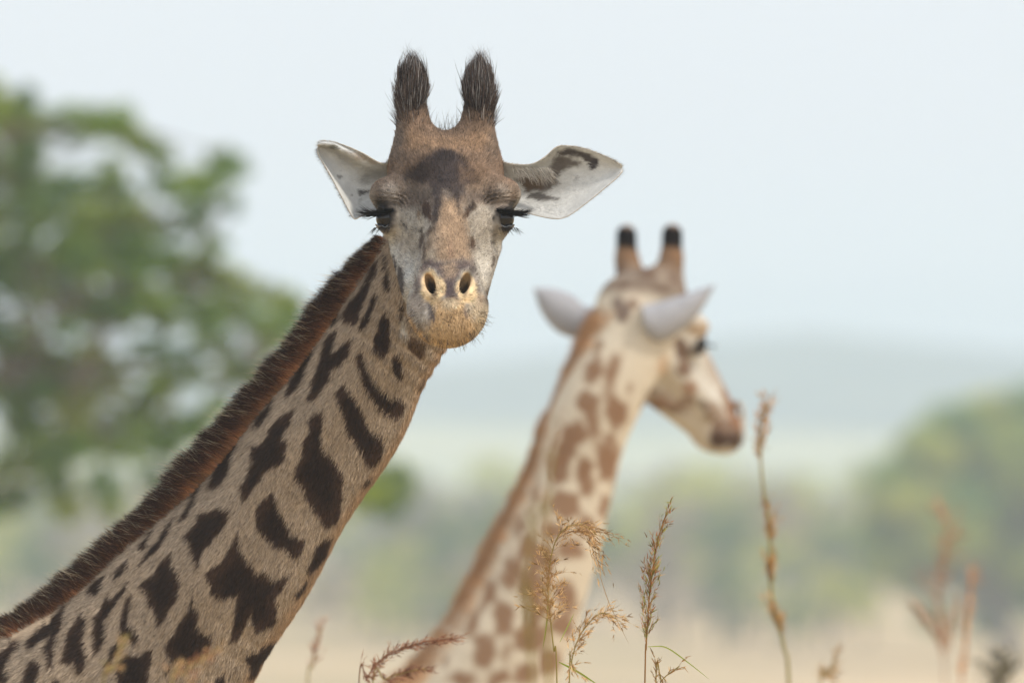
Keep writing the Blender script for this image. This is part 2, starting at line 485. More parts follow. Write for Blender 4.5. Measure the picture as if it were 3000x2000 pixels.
def giraffe1(P):
    P = P.astype(np.float32)
    d = d_tube(P, NECK1, FLAT)
    near = np.nonzero(np.linalg.norm(P-(O1+np.array([0, 0, 0])).astype(np.float32), axis=1) < 0.50)[0]
    if len(near):
        hd = head_sdf(P[near]-O1.astype(np.float32))
        d[near] = smin(d[near], hd, 0.035)
    # soft muscle relief of the neck
    w = 0.008*np.sin(P[:, 0]*11+P[:, 2]*7+1.3)*np.sin(P[:, 2]*13-P[:, 0]*5)+0.005*np.sin((P[:, 0]*0.78-P[:, 2]*0.62)*42+1.5*np.sin(P[:, 2]*6))
    jw = at(1190, 985, D1+0.05); g = np.exp(-((P[:, 0]-jw[0])**2+(P[:, 2]-jw[2])**2)/0.0055)
    w2 = 0.0028*g*np.clip((P[:, 1]-D1-0.04)/0.04, 0, 1)*np.sin((P[:, 0]*0.55+P[:, 2]*0.83)*2*np.pi/0.026)
    d = d+w2.astype(np.float32)
    return d+(w*np.clip((O1[2]-0.24-P[:, 2])/0.1, 0, 1)).astype(np.float32)

loc = lambda a, b, D=D1: at(a, b, D)
lo1 = np.array([at(-260, 2300, D1)[0], D1-0.36, at(0, 2250, D1)[2]]); hi1 = np.array([at(1560, 0, D1)[0], D1+0.62, O1[2]+0.31])
V1, F1 = surface_nets(giraffe1, lo1, hi1, 0.0027)
G1 = grad(giraffe1, V1)

def conv(pts, s, ox, oy): return [(x*s+ox, y*s+oy) for x, y in pts]
def Z1(*p): return conv(p, 0.4082, 900, 120)
def Z2(*p): return conv(p, 0.31895, 1050, 560)
def Z3(*p): return conv(p, 0.5420, 600, 650)
def Z4(*p): return conv(p, 0.5420, 0, 1150)
def E2(x, y, rx, ry, a=0): return (x*0.31895+1050, y*0.31895+560, rx*0.31895, ry*0.31895, a)
def E1(x, y, rx, ry, a=0): return (x*0.4082+900, y*0.4082+120, rx*0.4082, ry*0.4082, a)

NECK_SPOTS = [
 Z3((935,185),(905,230),(880,290),(860,340),(830,380),(790,420),(755,460),(748,500),(760,525),(800,542),(835,520),(855,470),(870,410),(905,330),(930,260),(942,210)),
 Z3((925,370),(900,400),(890,450),(865,510),(835,560),(840,585),(870,560),(905,500),(940,420),(940,380)),
 Z3((970,470),(945,520),(930,570),(915,630),(918,690),(940,720),(975,728),(1000,690),(1008,620),(1000,540),(990,490)),
 Z3((985,250),(975,300),(980,350),(995,360),(1000,310),(1000,265)),
 Z3((975,160),(965,230),(980,250),(995,200)),
 Z3((1060,430),(1055,480),(1060,520),(1075,510),(1085,450),(1075,435)),
 Z3((715,580),(680,590),(655,630),(635,690),(625,750),(600,810),(580,880),(550,950),(560,972),(600,960),(640,900),(680,850),(690,790),(740,760),(785,700),(803,625),(770,630),(735,670),(700,690),(705,640),(722,600)),
 Z3((605,630),(570,690),(530,770),(480,830),(455,880),(440,925),(460,942),(500,910),(535,850),(555,760),(600,690),(612,645)),
 Z3((735,465),(700,480),(675,520),(672,550),(700,545),(722,510)),
 Z3((845,680),(820,700),(818,745),(840,790),(860,850),(890,920),(930,990),(980,1030),(1035,1060),(1070,1040),(1097,985),(1085,960),(1030,950),(980,930),(945,890),(900,830),(870,760)),
 Z3((1045,700),(1015,720),(1008,760),(1020,800),(1045,840),(1075,852),(1085,830),(1065,780),(1060,730)),
 Z3((760,865),(725,890),(705,940),(735,990),(755,1060),(770,1110),(790,1160),(820,1180),(850,1240),(880,1310),(910,1315),(950,1280),(975,1200),(960,1150),(910,1140),(880,1090),(860,1020),(830,960),(790,910)),
 Z3((640,1010),(600,1025),(560,1050),(570,1110),(545,1180),(535,1240),(490,1310),(485,1370),(530,1420),(560,1490),(600,1560),(640,1620),(675,1640),(720,1625),(737,1560),(745,1480),(755,1400),(740,1340),(690,1260),(640,1200),(625,1150),(640,1080)),
 Z3((490,1005),(450,1025),(400,1050),(350,1110),(345,1150),(310,1190),(240,1200),(255,1270),(265,1300),(230,1380),(195,1420),(200,1480),(215,1500),(240,1470),(280,1410),(330,1350),(390,1310),(440,1280),(450,1230),(460,1190),(425,1160),(430,1120),(475,1080)),
 Z3((385,950),(350,980),(310,1030),(270,1080),(275,1100),(310,1085),(345,1040),(375,990)),
 Z3((180,1180),(130,1220),(90,1280),(55,1350),(25,1420),(30,1445),(80,1425),(120,1380),(145,1320),(160,1250),(185,1210)),
 Z3((915,1360),(880,1385),(855,1420),(875,1428),(905,1400)), Z3((1195,845),(1165,890),(1158,908),(1180,890)),
 Z4((1250,620),(1190,610),(1130,630),(1080,640),(1070,680),(1040,720),(1000,750),(990,775),(1030,800),(1025,840),(1055,870),(1065,940),(1080,930),(1090,870),(1130,820),(1180,760),(1220,710),(1250,670)),
 Z4((1490,520),(1440,560),(1385,610),(1390,680),(1400,730),(1440,780),(1490,830),(1540,840),(1580,870),(1605,885),(1640,850),(1648,800),(1620,770),(1580,760),(1560,700),(1520,650),(1500,600)),
 Z4((1300,700),(1280,760),(1270,800),(1230,860),(1190,910),(1115,960),(1120,1000),(1145,1020),(1140,1070),(1200,1105),(1250,1090),(1290,1080),(1285,1130),(1270,1210),(1250,1290),(1242,1345),(1290,1330),(1320,1270),(1350,1200),(1370,1180),(1375,1240),(1390,1290),(1450,1260),(1500,1240),(1505,1160),(1490,1100),(1530,1060),(1545,1020),(1590,970),(1540,980),(1490,1005),(1440,960),(1390,960),(1350,900),(1300,850),(1290,790)),
 Z4((935,840),(890,880),(860,930),(830,980),(770,1020),(765,1040),(800,1080),(810,1140),(845,1180),(860,1255),(885,1230),(920,1170),(960,1120),(985,1030),(965,980),(970,950),(930,930),(940,880)),
 Z4((950,660),(910,710),(880,760),(840,820),(790,870),(755,920),(770,930),(830,870),(890,810),(920,750),(945,690)),
 Z4((830,730),(800,760),(770,810),(765,840),(790,830),(815,790),(835,750)),
 Z4((690,890),(650,930),(625,970),(620,1000),(650,990),(690,950),(705,920)),
 Z4((705,1000),(660,1050),(600,1110),(590,1070),(570,1110),(540,1170),(515,1220),(510,1300),(515,1420),(540,1400),(570,1340),(580,1260),(570,1220),(610,1160),(660,1100),(690,1050)),
 Z4((730,1070),(690,1100),(670,1150),(650,1230),(650,1280),(690,1320),(740,1360),(755,1320),(730,1280),(700,1240),(710,1160)),
 Z4((570,980),(530,1000),(490,1050),(485,1080),(520,1095),(545,1060),(550,1030)),
 Z4((1050,1070),(1035,1110),(1030,1160),(990,1200),(960,1270),(890,1360),(905,1400),(940,1450),(1000,1480),(1060,1430),(1130,1390),(1155,1310),(1100,1290),(1075,1240),(1080,1190),(1050,1150)),
 Z4((1800,770),(1750,790),(1710,830),(1690,890),(1665,960),(1680,975),(1730,930),(1770,870)),
 Z4((1675,1000),(1620,1060),(1595,1095),(1620,1095),(1655,1045)),
 Z4((1510,1325),(1460,1345),(1390,1390),(1340,1410),(1330,1440),(1360,1490),(1350,1530),(1380,1530),(1440,1440),(1490,1370)),
 Z4((1095,480),(1050,540),(1020,600),(980,690),(1000,680),(1060,600),(1085,530)),
 Z4((460,1150),(430,1190),(390,1260),(370,1320),(350,1400),(335,1440),(370,1460),(400,1440),(420,1490),(455,1505),(480,1450),(470,1380),(455,1330),(475,1230)),
 Z4((380,1120),(340,1150),(330,1190),(260,1190),(240,1240),(200,1290),(165,1330),(150,1370),(180,1380),(210,1340),(260,1320),(280,1290),(260,1340),(240,1370),(265,1410),(270,1480),(290,1490),(300,1430),(300,1370),(320,1310),(350,1240),(350,1200)),
 Z4((90,1340),(50,1360),(0,1400),(-60,1480),(0,1568),(40,1560),(70,1520),(20,1520),(70,1420),(95,1380)),
 Z4((180,1440),(140,1490),(120,1600),(190,1600),(220,1500),(215,1450)),
 Z4((330,1540),(290,1540),(280,1620),(345,1620)),
 Z4((650,1340),(610,1370),(590,1430),(570,1470),(590,1480),(630,1420),(650,1380)),
 Z4((820,1370),(770,1410),(700,1400),(650,1440),(640,1500),(640,1620),(790,1620),(825,1460),(830,1400)),
 Z4((1220,1510),(1170,1540),(1150,1640),(1220,1620)), Z4((920,1450),(890,1510),(910,1520),(930,1480)),
]

def coat1(P, N):
    """colours of the coat of the near giraffe at surface points P"""
    n = len(P); q = px_of(P)
    jit = (fbm(P, 55, 2, 3)-0.5)*16+(vnoise(P, 420, 5)-0.5)*8
    C = np.tile(lin((168, 149, 128))*GAIN, (n, 1))
    C *= (0.82+0.36*fbm(P, 22, 11, 4))[:, None]
    # warm edge light on the throat side painted into the coat, greyer under the jaw
    L = P-O1
    back = N[:, 1] > 0.35
    throat = np.clip(N[:, 0]*0.85-N[:, 2]*0.5-0.72, 0, 0.25)/0.25
    neck = (L[:, 1] > 0.03) & (L[:, 2] < 0.02)
    C += (lin((190, 150, 112))*GAIN-C)*(throat*0.7)[:, None]*neck[:, None]
    qn = q.copy()
    qn[back, 0] += 37; qn[back, 1] -= 60
    # procedural patches where the photograph shows nothing of the neck (lower, outside the frame)
    spot = (63, 44, 33)
    isneck = np.nonzero((L[:, 1] > 0.035) | (q[:, 1] > 1060))[0]
    Cn = C[isneck]; jn = jit[isneck]; pn = qn[isneck]
    for s in NECK_SPOTS:
        layer(Cn, pn, s, spot, 4.0, 0.97, jn)
        c = np.mean(s, 0); small = [(c[0]+(x-c[0])*0.72, c[1]+(y-c[1])*0.72) for x, y in s]
        layer(Cn, pn, small, (36, 28, 24), 16, 0.7, jn)
    layer(Cn, pn, Z3((1115,620),(1100,650),(1110,690),(1140,730),(1165,745),(1190,720),(1195,670),(1200,640),(1150,630)), (92, 70, 50), 5, 0.95, jn)
    layer(Cn, pn, Z3((1080,520),(1100,590),(1090,620),(1060,600),(1065,540)), (205, 203, 198), 10, 0.8)
    C[isneck] = Cn
    # ---------------- head
    hm = np.nonzero((L[:, 1] < 0.30) & (q[:, 1] < 1060) & ((L[:, 1] < 0.075-0.25*np.clip(-L[:, 2], 0, 1)) | (L[:, 2] > 0.045)))[0]
    Ch = np.tile(lin((153, 145, 134))*GAIN, (len(hm), 1)); p = q[hm]; j = jit[hm]*0.9; Lh = L[hm]
    wob = np.stack([fbm(P[hm], 60, 21)-0.5, fbm(P[hm], 60, 27)-0.5], 1)*18
    p = p+wob
    def lay(shape, rgb, soft, k=1.0): layer(Ch, p, shape, rgb, soft, k, j)
    top = np.clip((Lh[:, 2]-0.03)/0.035, 0, 1)
    Ch += (lin((118, 97, 80))*GAIN-Ch)*top[:, None]                              # brown crown
    lay(Z1((700,640),(860,700),(1000,700),(1150,690),(1300,640),(1330,760),(1200,800),(990,770),(800,800),(680,780)), (150, 120, 92), 20, 0.6)
    lay(E1(640, 700, 60, 140), (110, 100, 92), 25, 0.7); lay(E1(1330, 700, 45, 140), (110, 98, 88), 25, 0.6)
    lay(Z1((470,1060),(560,970),(720,960),(860,1020),(900,1160),(830,1230),(700,1190),(560,1200),(470,1150)), (98, 86, 76), 16, 0.85)
    lay(Z1((1110,1040),(1250,980),(1400,990),(1510,1060),(1500,1150),(1370,1200),(1330,1150),(1220,1180),(1110,1130)), (116, 98, 82), 16, 0.85)
    lay(E1(600, 1090, 60, 60), (168, 158, 148), 16, 0.55); lay(E1(1400, 1110, 45, 60), (160, 148, 136), 14, 0.6)
    lay(Z2((380,0),(1280,0),(1230,130),(1080,110),(1000,250),(960,130),(700,130),(650,260),(560,150),(400,130)), (100, 88, 79), 16, 0.85)
    # bridge of the nose
    lay(Z2((690,60),(960,60),(985,200),(1000,300),(1040,500),(1050,650),(580,670),(590,560),(640,400),(690,280)), (140, 119, 98), 13, 0.85)
    lay(Z2((760,120),(900,100),(960,300),(990,600),(760,640),(720,420)), (160, 130, 101), 18, 0.5)
    lay(Z2((830,330),(850,330),(860,640),(820,640)), (125, 98, 80), 8, 0.5)
    lay(Z2((600,600),(690,520),(720,640),(600,670)), (175, 160, 140), 10, 0.6)
    # dark blaze of the forehead
    lay(Z1((860,830),(930,795),(980,788),(1060,800),(1130,850),(1190,930),(1225,1010),(1130,1060),(1110,1150),(1090,1240),(1060,1140),(1010,1080),(965,1060),(960,1150),(935,1250),(900,1345),(888,1200),(900,1080),(850,1040),(760,1020),(700,980),(780,890)), (58, 50, 48), 15, 0.95)
    lay(Z1((900,850),(980,800),(1060,830),(1060,1000),(960,1060),(920,960)), (60, 53, 52), 12, 0.8)
    lay(Z1((1090,900),(1180,940),(1200,1010),(1100,1010)), (112, 92, 76), 14, 0.6)
    lay(Z1((905,1060),(960,1040),(950,1200),(930,1290),(905,1330),(895,1200)), (66, 58, 56), 7, 0.8)
    # small marks beside the bridge, and crease shade painted as dark streaks
    for e, c in ((E2(632,190,28,72,-8),(88,66,54)), (E2(1050,150,26,42,20),(92,76,64)), (E2(995,212,18,34,15),(98,72,54)), (E2(1030,160,12,20),(60,50,48)),
                 (E2(578,490,16,62,8),(104,86,76)), (E2(1045,492,20,66,-14),(112,84,64)), (E2(600,590,12,60,10),(110,90,76)), (E2(655,360,12,80,18),(98,78,64)), (E2(568,365,18,14),(80,70,66)),
                 (E2(555,215,14,40),(150,125,100)), (E2(450,340,8,8),(90,82,80)), (E2(425,308,7,7),(70,66,66)), (E2(1240,245,9,8),(70,64,62)), (E2(1175,345,8,9),(90,80,76)), (E2(1230,470,8,8),(80,72,70)),
                 (E2(320,495,10,7),(80,76,76)), (E2(455,662,9,7),(100,95,92))):
        layer(Ch, p-wob*0.6, (e[0], e[1], e[2]*1.35, e[3]*1.2, e[4]), tuple(k*0.72 for k in c), 4, 0.95, j)
    lay(E2(500, 640, 70, 110), (160, 155, 148), 22, 0.5); lay(E2(430, 500, 70, 70), (158, 150, 140), 20, 0.55)
    lay(E2(330, 560, 40, 110, -12), (200, 197, 190), 14, 0.7); lay(E2(480, 800, 55, 130), (190, 187, 180), 16, 0.65)
    lay(E2(1120, 300, 70, 130), (168, 155, 138), 18, 0.5); lay(E2(1120, 700, 70, 160), (196, 187, 172), 18, 0.55); lay(E2(1290, 480, 25, 80), (206, 202, 195), 10, 0.6)
    # stripes of the cheeks
    for s, c in ((Z2((305,580),(345,590),(358,660),(350,760),(325,750),(318,660)),(70,58,52)), (Z2((372,690),(410,710),(425,800),(420,930),(395,985),(372,930),(362,800)),(80,70,65)),
                 (Z2((240,560),(268,560),(262,680),(240,720)),(96,78,66)), (Z2((262,740),(290,760),(285,880),(250,890)),(92,76,66)),
                 (Z2((1238,590),(1265,600),(1255,660),(1230,710),(1220,690)),(96,84,72)), (Z2((1290,600),(1310,600),(1290,700),(1250,830),(1235,810)),(130,104,82)),
                 (Z2((1180,880),(1225,900),(1235,960),(1170,1040),(1155,1010),(1165,930)),(112,96,80)), (Z2((1310,470),(1335,430),(1330,560),(1300,570)),(150,128,104))):
        layer(Ch, p-wob*0.5, s, tuple(k*0.8 for k in c), 4, 0.95, j)
    # black skin round the eyes and the dark of the brows
    for s in (Z2((160,60),(250,80),(340,150),(350,240),(320,330),(270,390),(215,360),(160,240)), Z2((1440,90),(1330,130),(1260,170),(1280,230),(1310,330),(1330,400),(1390,400),(1430,320),(1460,180))):
        lay(s, (82, 72, 66), 10, 0.75)
    for s in (Z2((170,70),(260,110),(340,180),(320,260),(290,330),(240,370),(200,340),(150,210)), Z2((1430,110),(1330,160),(1280,200),(1300,290),(1330,380),(1390,390),(1430,300),(1450,180))):
        lay(s, (36, 32, 30), 8, 0.85)
    # dark nose above and between the nostrils
    lay(Z2((600,630),(800,650),(1050,640),(1090,760),(1110,900),(1080,960),(1070,760),(1000,720),(940,730),(900,800),(890,900),(890,1010),(795,1010),(800,850),(740,760),(660,720),(600,760),(570,880),(540,960),(480,1010),(520,860),(560,740)), (98, 84, 80), 9, 0.95)
    lay(Z2((790,660),(880,660),(900,720),(860,790),(800,790),(770,720)), (158, 135, 112), 14, 0.8)
    lay(Z2((810,830),(880,830),(890,1010),(795,1015)), (78, 68, 70), 8, 0.8)
    # lips
    lay(Z2((480,1010),(560,940),(650,1030),(700,1090),(690,1200),(640,1240),(640,1340),(560,1290),(480,1200),(450,1110)), (158, 148, 140), 10, 0.95)
    lay(E2(590, 1150, 60, 60), (186, 180, 172), 18, 0.6)
    lay(Z2((1010,1030),(1110,940),(1180,1040),(1195,1130),(1170,1210),(1060,1200),(1000,1130)), (206, 186, 158), 12, 0.9)
    lay(Z2((1080,960),(1130,930),(1170,1020),(1090,1050)), (140, 120, 104), 10, 0.7)
    lay(Z2((1050,1180),(1200,1140),(1185,1240),(1090,1370),(1040,1380)), (200, 174, 138), 12, 0.85)
    lay(Z2((470,1190),(600,1220),(660,1300),(680,1420),(600,1390),(500,1270)), (166, 152, 136), 12, 0.85)
    lay(Z2((445,1130),(470,1140),(530,1240),(650,1360),(680,1440),(600,1410),(480,1280)), (200, 158, 108), 6, 0.8)
    lay(Z2((720,1000),(800,1005),(960,1000),(985,1100),(1040,1180),(1085,1260),(1070,1370),(960,1450),(860,1480),(740,1450),(665,1400),(640,1310),(660,1220),(700,1130)), (196, 162, 120), 14, 0.85)
    lay(E2(840, 1030, 60, 35), (205, 190, 165), 10, 0.7); lay(E2(830, 1300, 190, 70), (176, 152, 122), 40, 0.6)
    lay(Z2((640,1030),(690,1040),(712,1110),(695,1185),(670,1150),(655,1090)), (84, 78, 80), 6, 0.9); lay(Z2((965,1060),(995,1090),(1005,1150),(975,1150)), (92, 78, 74), 6, 0.9)  # dark folds under the nostrils: crease shade put into the colour
    lay(Z2((600,1300),(650,1330),(650,1390),(600,1360)), (96, 82, 66), 8, 0.7)
    # nostril wings and their dark inside
    ps = p-wob*0.8
    for s in (Z2((600,760),(650,733),(690,735),(715,790),(770,810),(800,870),(798,940),(760,1000),(720,1040),(680,1035),(610,1000),(575,930),(572,850)), Z2((965,745),(1010,742),(1060,800),(1088,880),(1075,970),(1020,1030),(960,1020),(915,960),(888,900),(900,840),(950,810))):
        layer(Ch, ps, s, (214, 186, 146), 5, 0.95, j*0.4)
    for s in (Z2((640,810),(680,840),(720,890),(735,960),(715,1005),(690,985),(655,930),(632,870)), Z2((1005,840),(1015,880),(1000,950),(970,985),(950,970),(955,920),(975,870))):
        layer(Ch, ps, s, (96, 84, 70), 6, 0.85)
    hole = np.zeros(len(hm))
    for c, a, b, nn in NOSTRIL:
        r = Lh-c
        A, Bq, Cq = r@a, r@b, r@nn
        hole = np.maximum(hole, np.clip(1.6-1.6*np.sqrt(((A-0.003)/0.031)**2+((Bq)/0.0125)**2), 0, 1)*np.clip(1.0-(Cq-0.001)/0.004, 0, 1)*(Cq > -0.05))
    Ch += (lin((20, 17, 16))-Ch)*hole[:, None]
    for k in range(26):       # pores of the whiskers
        cx, cy = 835+rng.normal(0, 38), 1195+rng.normal(0, 45)
        layer(Ch, p-wob, E2(cx, cy, 6, 8), (60, 46, 36), 1.5, 0.85)
    Ch *= (0.46+1.08*fbm(P[hm], 100, 33, 4))[:, None]*(0.72+0.56*fbm(P[hm], 34, 35, 3))[:, None]
    # lids: black rim
    S = Lh.copy(); S[:, 0] = np.abs(S[:, 0]); r = np.linalg.norm(S-EYE_C, axis=1)
    m = np.clip((0.0285-r)/0.003, 0, 1)
    Ch += (lin((26, 23, 23))-Ch)*m[:, None]
    lowrim = (r < 0.0275)*np.exp(-((S[:, 2]-EYE_C[2]+0.0138)/0.002)**2)
    Ch += (lin((150, 155, 158))-Ch)*(0.8*lowrim)[:, None]  # pale tear line of the lower lid, its highlight painted in
    # horns
    hz = np.clip((Lh[:, 2]-0.185)/0.03, 0, 1)
    Ch += (lin((44, 40, 40))-Ch)*hz[:, None]
    C[hm] = Ch
    return np.clip(C, 0.004, 0.9)

C1 = coat1(V1, G1)

# ---------- ears, joined into the body mesh
def ear_shape(top, bot, y0, cup, thick, side, n=56, m=30, fold=0.0, D=D1):
    """sheet between a top and a bottom edge (pixel curves from base to tip), cupped, with real thickness"""
    def res(c):
        c = catmull(c, 12); s = np.concatenate([[0], np.cumsum(np.linalg.norm(np.diff(c, axis=0), axis=1))]); s /= s[-1]
        t = np.linspace(0, 1, n); return np.stack([np.interp(t, s, c[:, 0]), np.interp(t, s, c[:, 1])], 1)
    T, B = res(np.array(top, float)), res(np.array(bot, float))
    t = np.linspace(0, 1, n)[:, None]; s = np.linspace(0, 1, m)[None]
    PX = T[:, None]*(1-s[..., None])+B[:, None]*s[..., None]
    deep = cup*(4*s*(1-s))**0.7*(1-0.75*t**2)
    y = y0+0.02*t+deep-fold*np.exp(-((s-0.12)/0.09)**2)*np.clip((t-0.2)*3, 0, 1)*0.5
    W = np.stack([(PX[..., 0]-1500)*PXA*D, D+y, CAMZ-(PX[..., 1]-HORIZON)*PXA*D], -1)
    # normals of the sheet
    du = np.gradient(W, axis=0); dv = np.gradient(W, axis=1); N = norm(np.cross(du, dv))
    N[N[..., 1] > 0] *= -1
    rim = np.sqrt(np.clip(4*s*(1-s), 0, 1))*np.sqrt(np.clip(1-t**6, 0, 1))
    th = thick*(0.35+0.65*rim)[..., None]
    A = W+N*th*0.5; Bk = W-N*th*0.5
    V = np.concatenate([A.reshape(-1, 3), Bk.reshape(-1, 3)]); k = n*m
    i = (np.arange(n-1)[:, None]*m+np.arange(m-1)[None]).ravel()
    f = np.stack([i, i+m, i+m+1, i+1], -1); fb = np.stack([i, i+1, i+m+1, i+m], -1)+k
    e1 = np.arange(n-1)*m; e2 = e1+m-1; tip = (n-1)*m+np.arange(m-1)
    rims = np.concatenate([np.stack([e1, e1+k, e1+m+k, e1+m], -1), np.stack([e2, e2+m, e2+m+k, e2+k], -1), np.stack([tip, tip+k, tip+1+k, tip+1], -1)])
    F = np.concatenate([f, fb, rims])
    # make the front face the viewer side
    nn = np.cross(V[f[0, 1]]-V[f[0, 0]], V[f[0, 2]]-V[f[0, 0]])
    if nn@N[0, 0] < 0: F = F[:, ::-1]
    NN = np.concatenate([N.reshape(-1, 3), -N.reshape(-1, 3)])
    return V, F, NN, k

EAR_R = ear_shape([(1440,455),(1488,476),(1553,479),(1594,459),(1627,430),(1655,424),(1716,433),(1790,462),(1823,482)],
                  [(1440,560),(1500,610),(1553,624),(1622,638),(1663,631),(1716,594),(1770,550),(1808,518),(1825,498)], 0.075, 0.05, 0.006, 1)
EAR_L = ear_shape([(1165,455),(1120,476),(1063,447),(1030,432),(998,420),(975,413),(945,412),(929,420)],
                  [(1165,560),(1110,610),(1068,626),(1050,634),(1038,640),(1026,625),(1000,575),(960,500),(933,455),(928,436)], 0.075, 0.055, 0.006, -1, fold=0.05)

def ear_colour(V, N, front):
    q = px_of(V)+np.stack([fbm(V, 90, 3)-0.5, fbm(V, 90, 8)-0.5], 1)*14
    jit = (fbm(V, 140, 4)-0.5)*14
    C = np.tile(lin((200, 200, 197))*GAIN, (len(V), 1))*(0.85+0.3*fbm(V, 60, 9))[:, None]
    f = np.nonzero(front)[0]; Cf = C[f]; p = q[f]; j = jit[f]
    def lay(s, c, soft, k): layer(Cf, p, s, c, soft, k, j)
    lay(Z1((1790,790),(1860,770),(1990,800),(2080,830),(2095,870),(2040,880),(1960,830),(1860,820),(1800,815)), (70, 62, 60), 4, 0.95)
    for e in (E1(2045,890,28,30),E1(2040,915,22,18),E1(2025,880,15,18),E1(1928,993,6,5),E1(2027,988,7,6),E1(2080,860,14,20)): lay(e, (62, 56, 56), 2.5, 0.9)
    lay(Z1((1760,840),(1830,820),(1960,870),(1950,900),(1860,910),(1800,960),(1790,1030),(1740,1080),(1560,1090),(1530,1030),(1480,1000),(1540,960),(1640,950),(1720,980),(1740,900)), (84, 74, 66), 8, 0.9)
    lay(Z1((1520,985),(1640,965),(1710,1010),(1690,1060),(1570,1075)), (92, 72, 54), 6, 0.6)
    lay(Z1((1570,1105),(1650,1085),(1730,1105),(1790,1135),(1740,1150),(1640,1145),(1580,1130)), (70, 64, 60), 5, 0.9)
    lay(Z1((360,1085),(410,1065),(450,1070),(450,1105),(400,1108)), (62, 56, 54), 5, 0.9)
    lay(E1(195,760,32,16,20), (100, 96, 78), 4, 0.9); lay(E1(430,1000,40,30), (130, 128, 126), 10, 0.7); lay(E1(500,960,70,50), (120, 118, 116), 14, 0.6)
    lay(Z1((280,790),(400,805),(530,870),(480,875),(360,840)), (176, 152, 124), 8, 0.6)
    for e in (E1(245,925,10,6),E1(235,975,14,6),E1(380,1140,10,8),E1(400,908,9,5),E1(320,1100,8,4)): lay(e, (110, 108, 106), 3, 0.8)
    C[f] = Cf
    return np.clip(C, 0.01, 0.85)

parts = [(V1, F1, {'col': C1})]; EARS = []
for (Ve, Fe, Ne, k) in (EAR_R, EAR_L):
    fr = np.arange(len(Ve)) < k
    ce = ear_colour(Ve, Ne, fr); ce[~fr] = lin((176, 158, 136))*GAIN
    parts.append((Ve, Fe, {'col': ce})); EARS.append((Ve, Fe, Ne, k, ce))

# ---------- trunk and legs below the frame (coarser surface, same body mesh)
SH = N1[-1][:3]; SR = N1[-1][3]
FOOT = 0.0
def trunk_sdf(P, C, feet, sh, hip, flat, low=0.0):
    P = P.astype(np.float32)
    d = d_tube(P, C, flat)
    d = smin(d, d_cone(P, sh, hip, 0.40, 0.36), 0.15)
    d = smin(d, d_ell(P, sh+np.array([-0.05, 0, 0.12-low]), (0.32, 0.28, 0.42-low)), 0.1)
    for f, (kx, top) in feet:
        f = np.array(f); top = np.array(top)
        knee = f*0.52+top*0.48+np.array([kx, 0, 0])
        d = smin(d, d_cone(P, top, knee, 0.14, 0.062), 0.06)
        d = smin(d, d_cone(P, knee, f+np.array([0, 0, 0.14]), 0.058, 0.042), 0.02)
        d = smin(d, d_cone(P, f+np.array([0, 0, 0.13]), f+np.array([0.01, -0.02, 0.03]), 0.045, 0.075), 0.03)
    return d
def make_trunk(C, sh, hip, ground_fn, flat, h=0.018, low=0.0):
    feet = []
    for base, kx in ((sh, 0.02), (hip, -0.06)):
        for s in (-0.17, 0.17):
            x, y = base[0]+s*0.3, base[1]+s
            feet.append(((x, y, float(ground_fn(x, y))), (kx, (x, y, base[2]-0.1))))
    allp = np.array([f[0] for f in feet]+[sh, hip])
    lo = allp.min(0)-np.array([0.6, 0.6, 0.05]); hi = allp.max(0)+np.array([0.62, 0.6, 0.75])
    f = lambda P: trunk_sdf(P, C, feet, sh, hip, flat, low)
    return (f,)+surface_nets(f, lo, hi, h)
sh1 = SH.copy(); hip1 = SH+np.array([-1.15, 0.75, -0.12])
Ctr = NECK1[-9:].copy(); Ctr[:, 3] -= 0.006
ft, Vt, Ft = make_trunk(Ctr, sh1, hip1, terrain, FLAT)
def plain_coat(P, base, spot, sc, seed):
    v = fbm(P, sc, seed, 3)
    c2 = np.sin(P[:, 0]*sc*1.7+4*v)*np.sin(P[:, 1]*sc*1.7+3*v)*np.sin(P[:, 2]*sc*1.7+5*v)
    m = np.clip((np.abs(c2)-0.12)*8, 0, 1)[:, None]
    return lin(base)*GAIN*(1-m)+lin(spot)*GAIN*m
parts.append((Vt, Ft, {'col': plain_coat(Vt, (178, 156, 131), (60, 44, 35), 6.0, 3)}))

G_ROOT = bpy.data.objects.new('giraffe', None); COL.objects.link(G_ROOT)
base1 = np.array([sh1[0], sh1[1], float(terrain(sh1[0], sh1[1]))])
G_ROOT.location = base1
G_ROOT['label'] = 'dark spotted giraffe facing the viewer, head fully in front of its slanting neck'; G_ROOT['category'] = 'giraffe'; G_ROOT['group'] = 'giraffes'
def part(name, V, F, A, mat, root=G_ROOT, kind=None, label=None, smooth=True, under=None):
    off = np.array(root.location)
    return obj(name, mesh_np(name, np.asarray(V)-off, F, smooth, A), mat, under or root, kind, label)
Vb, Fb, Ab = join_np(parts)
part('body', Vb, Fb, Ab, M_SKIN)

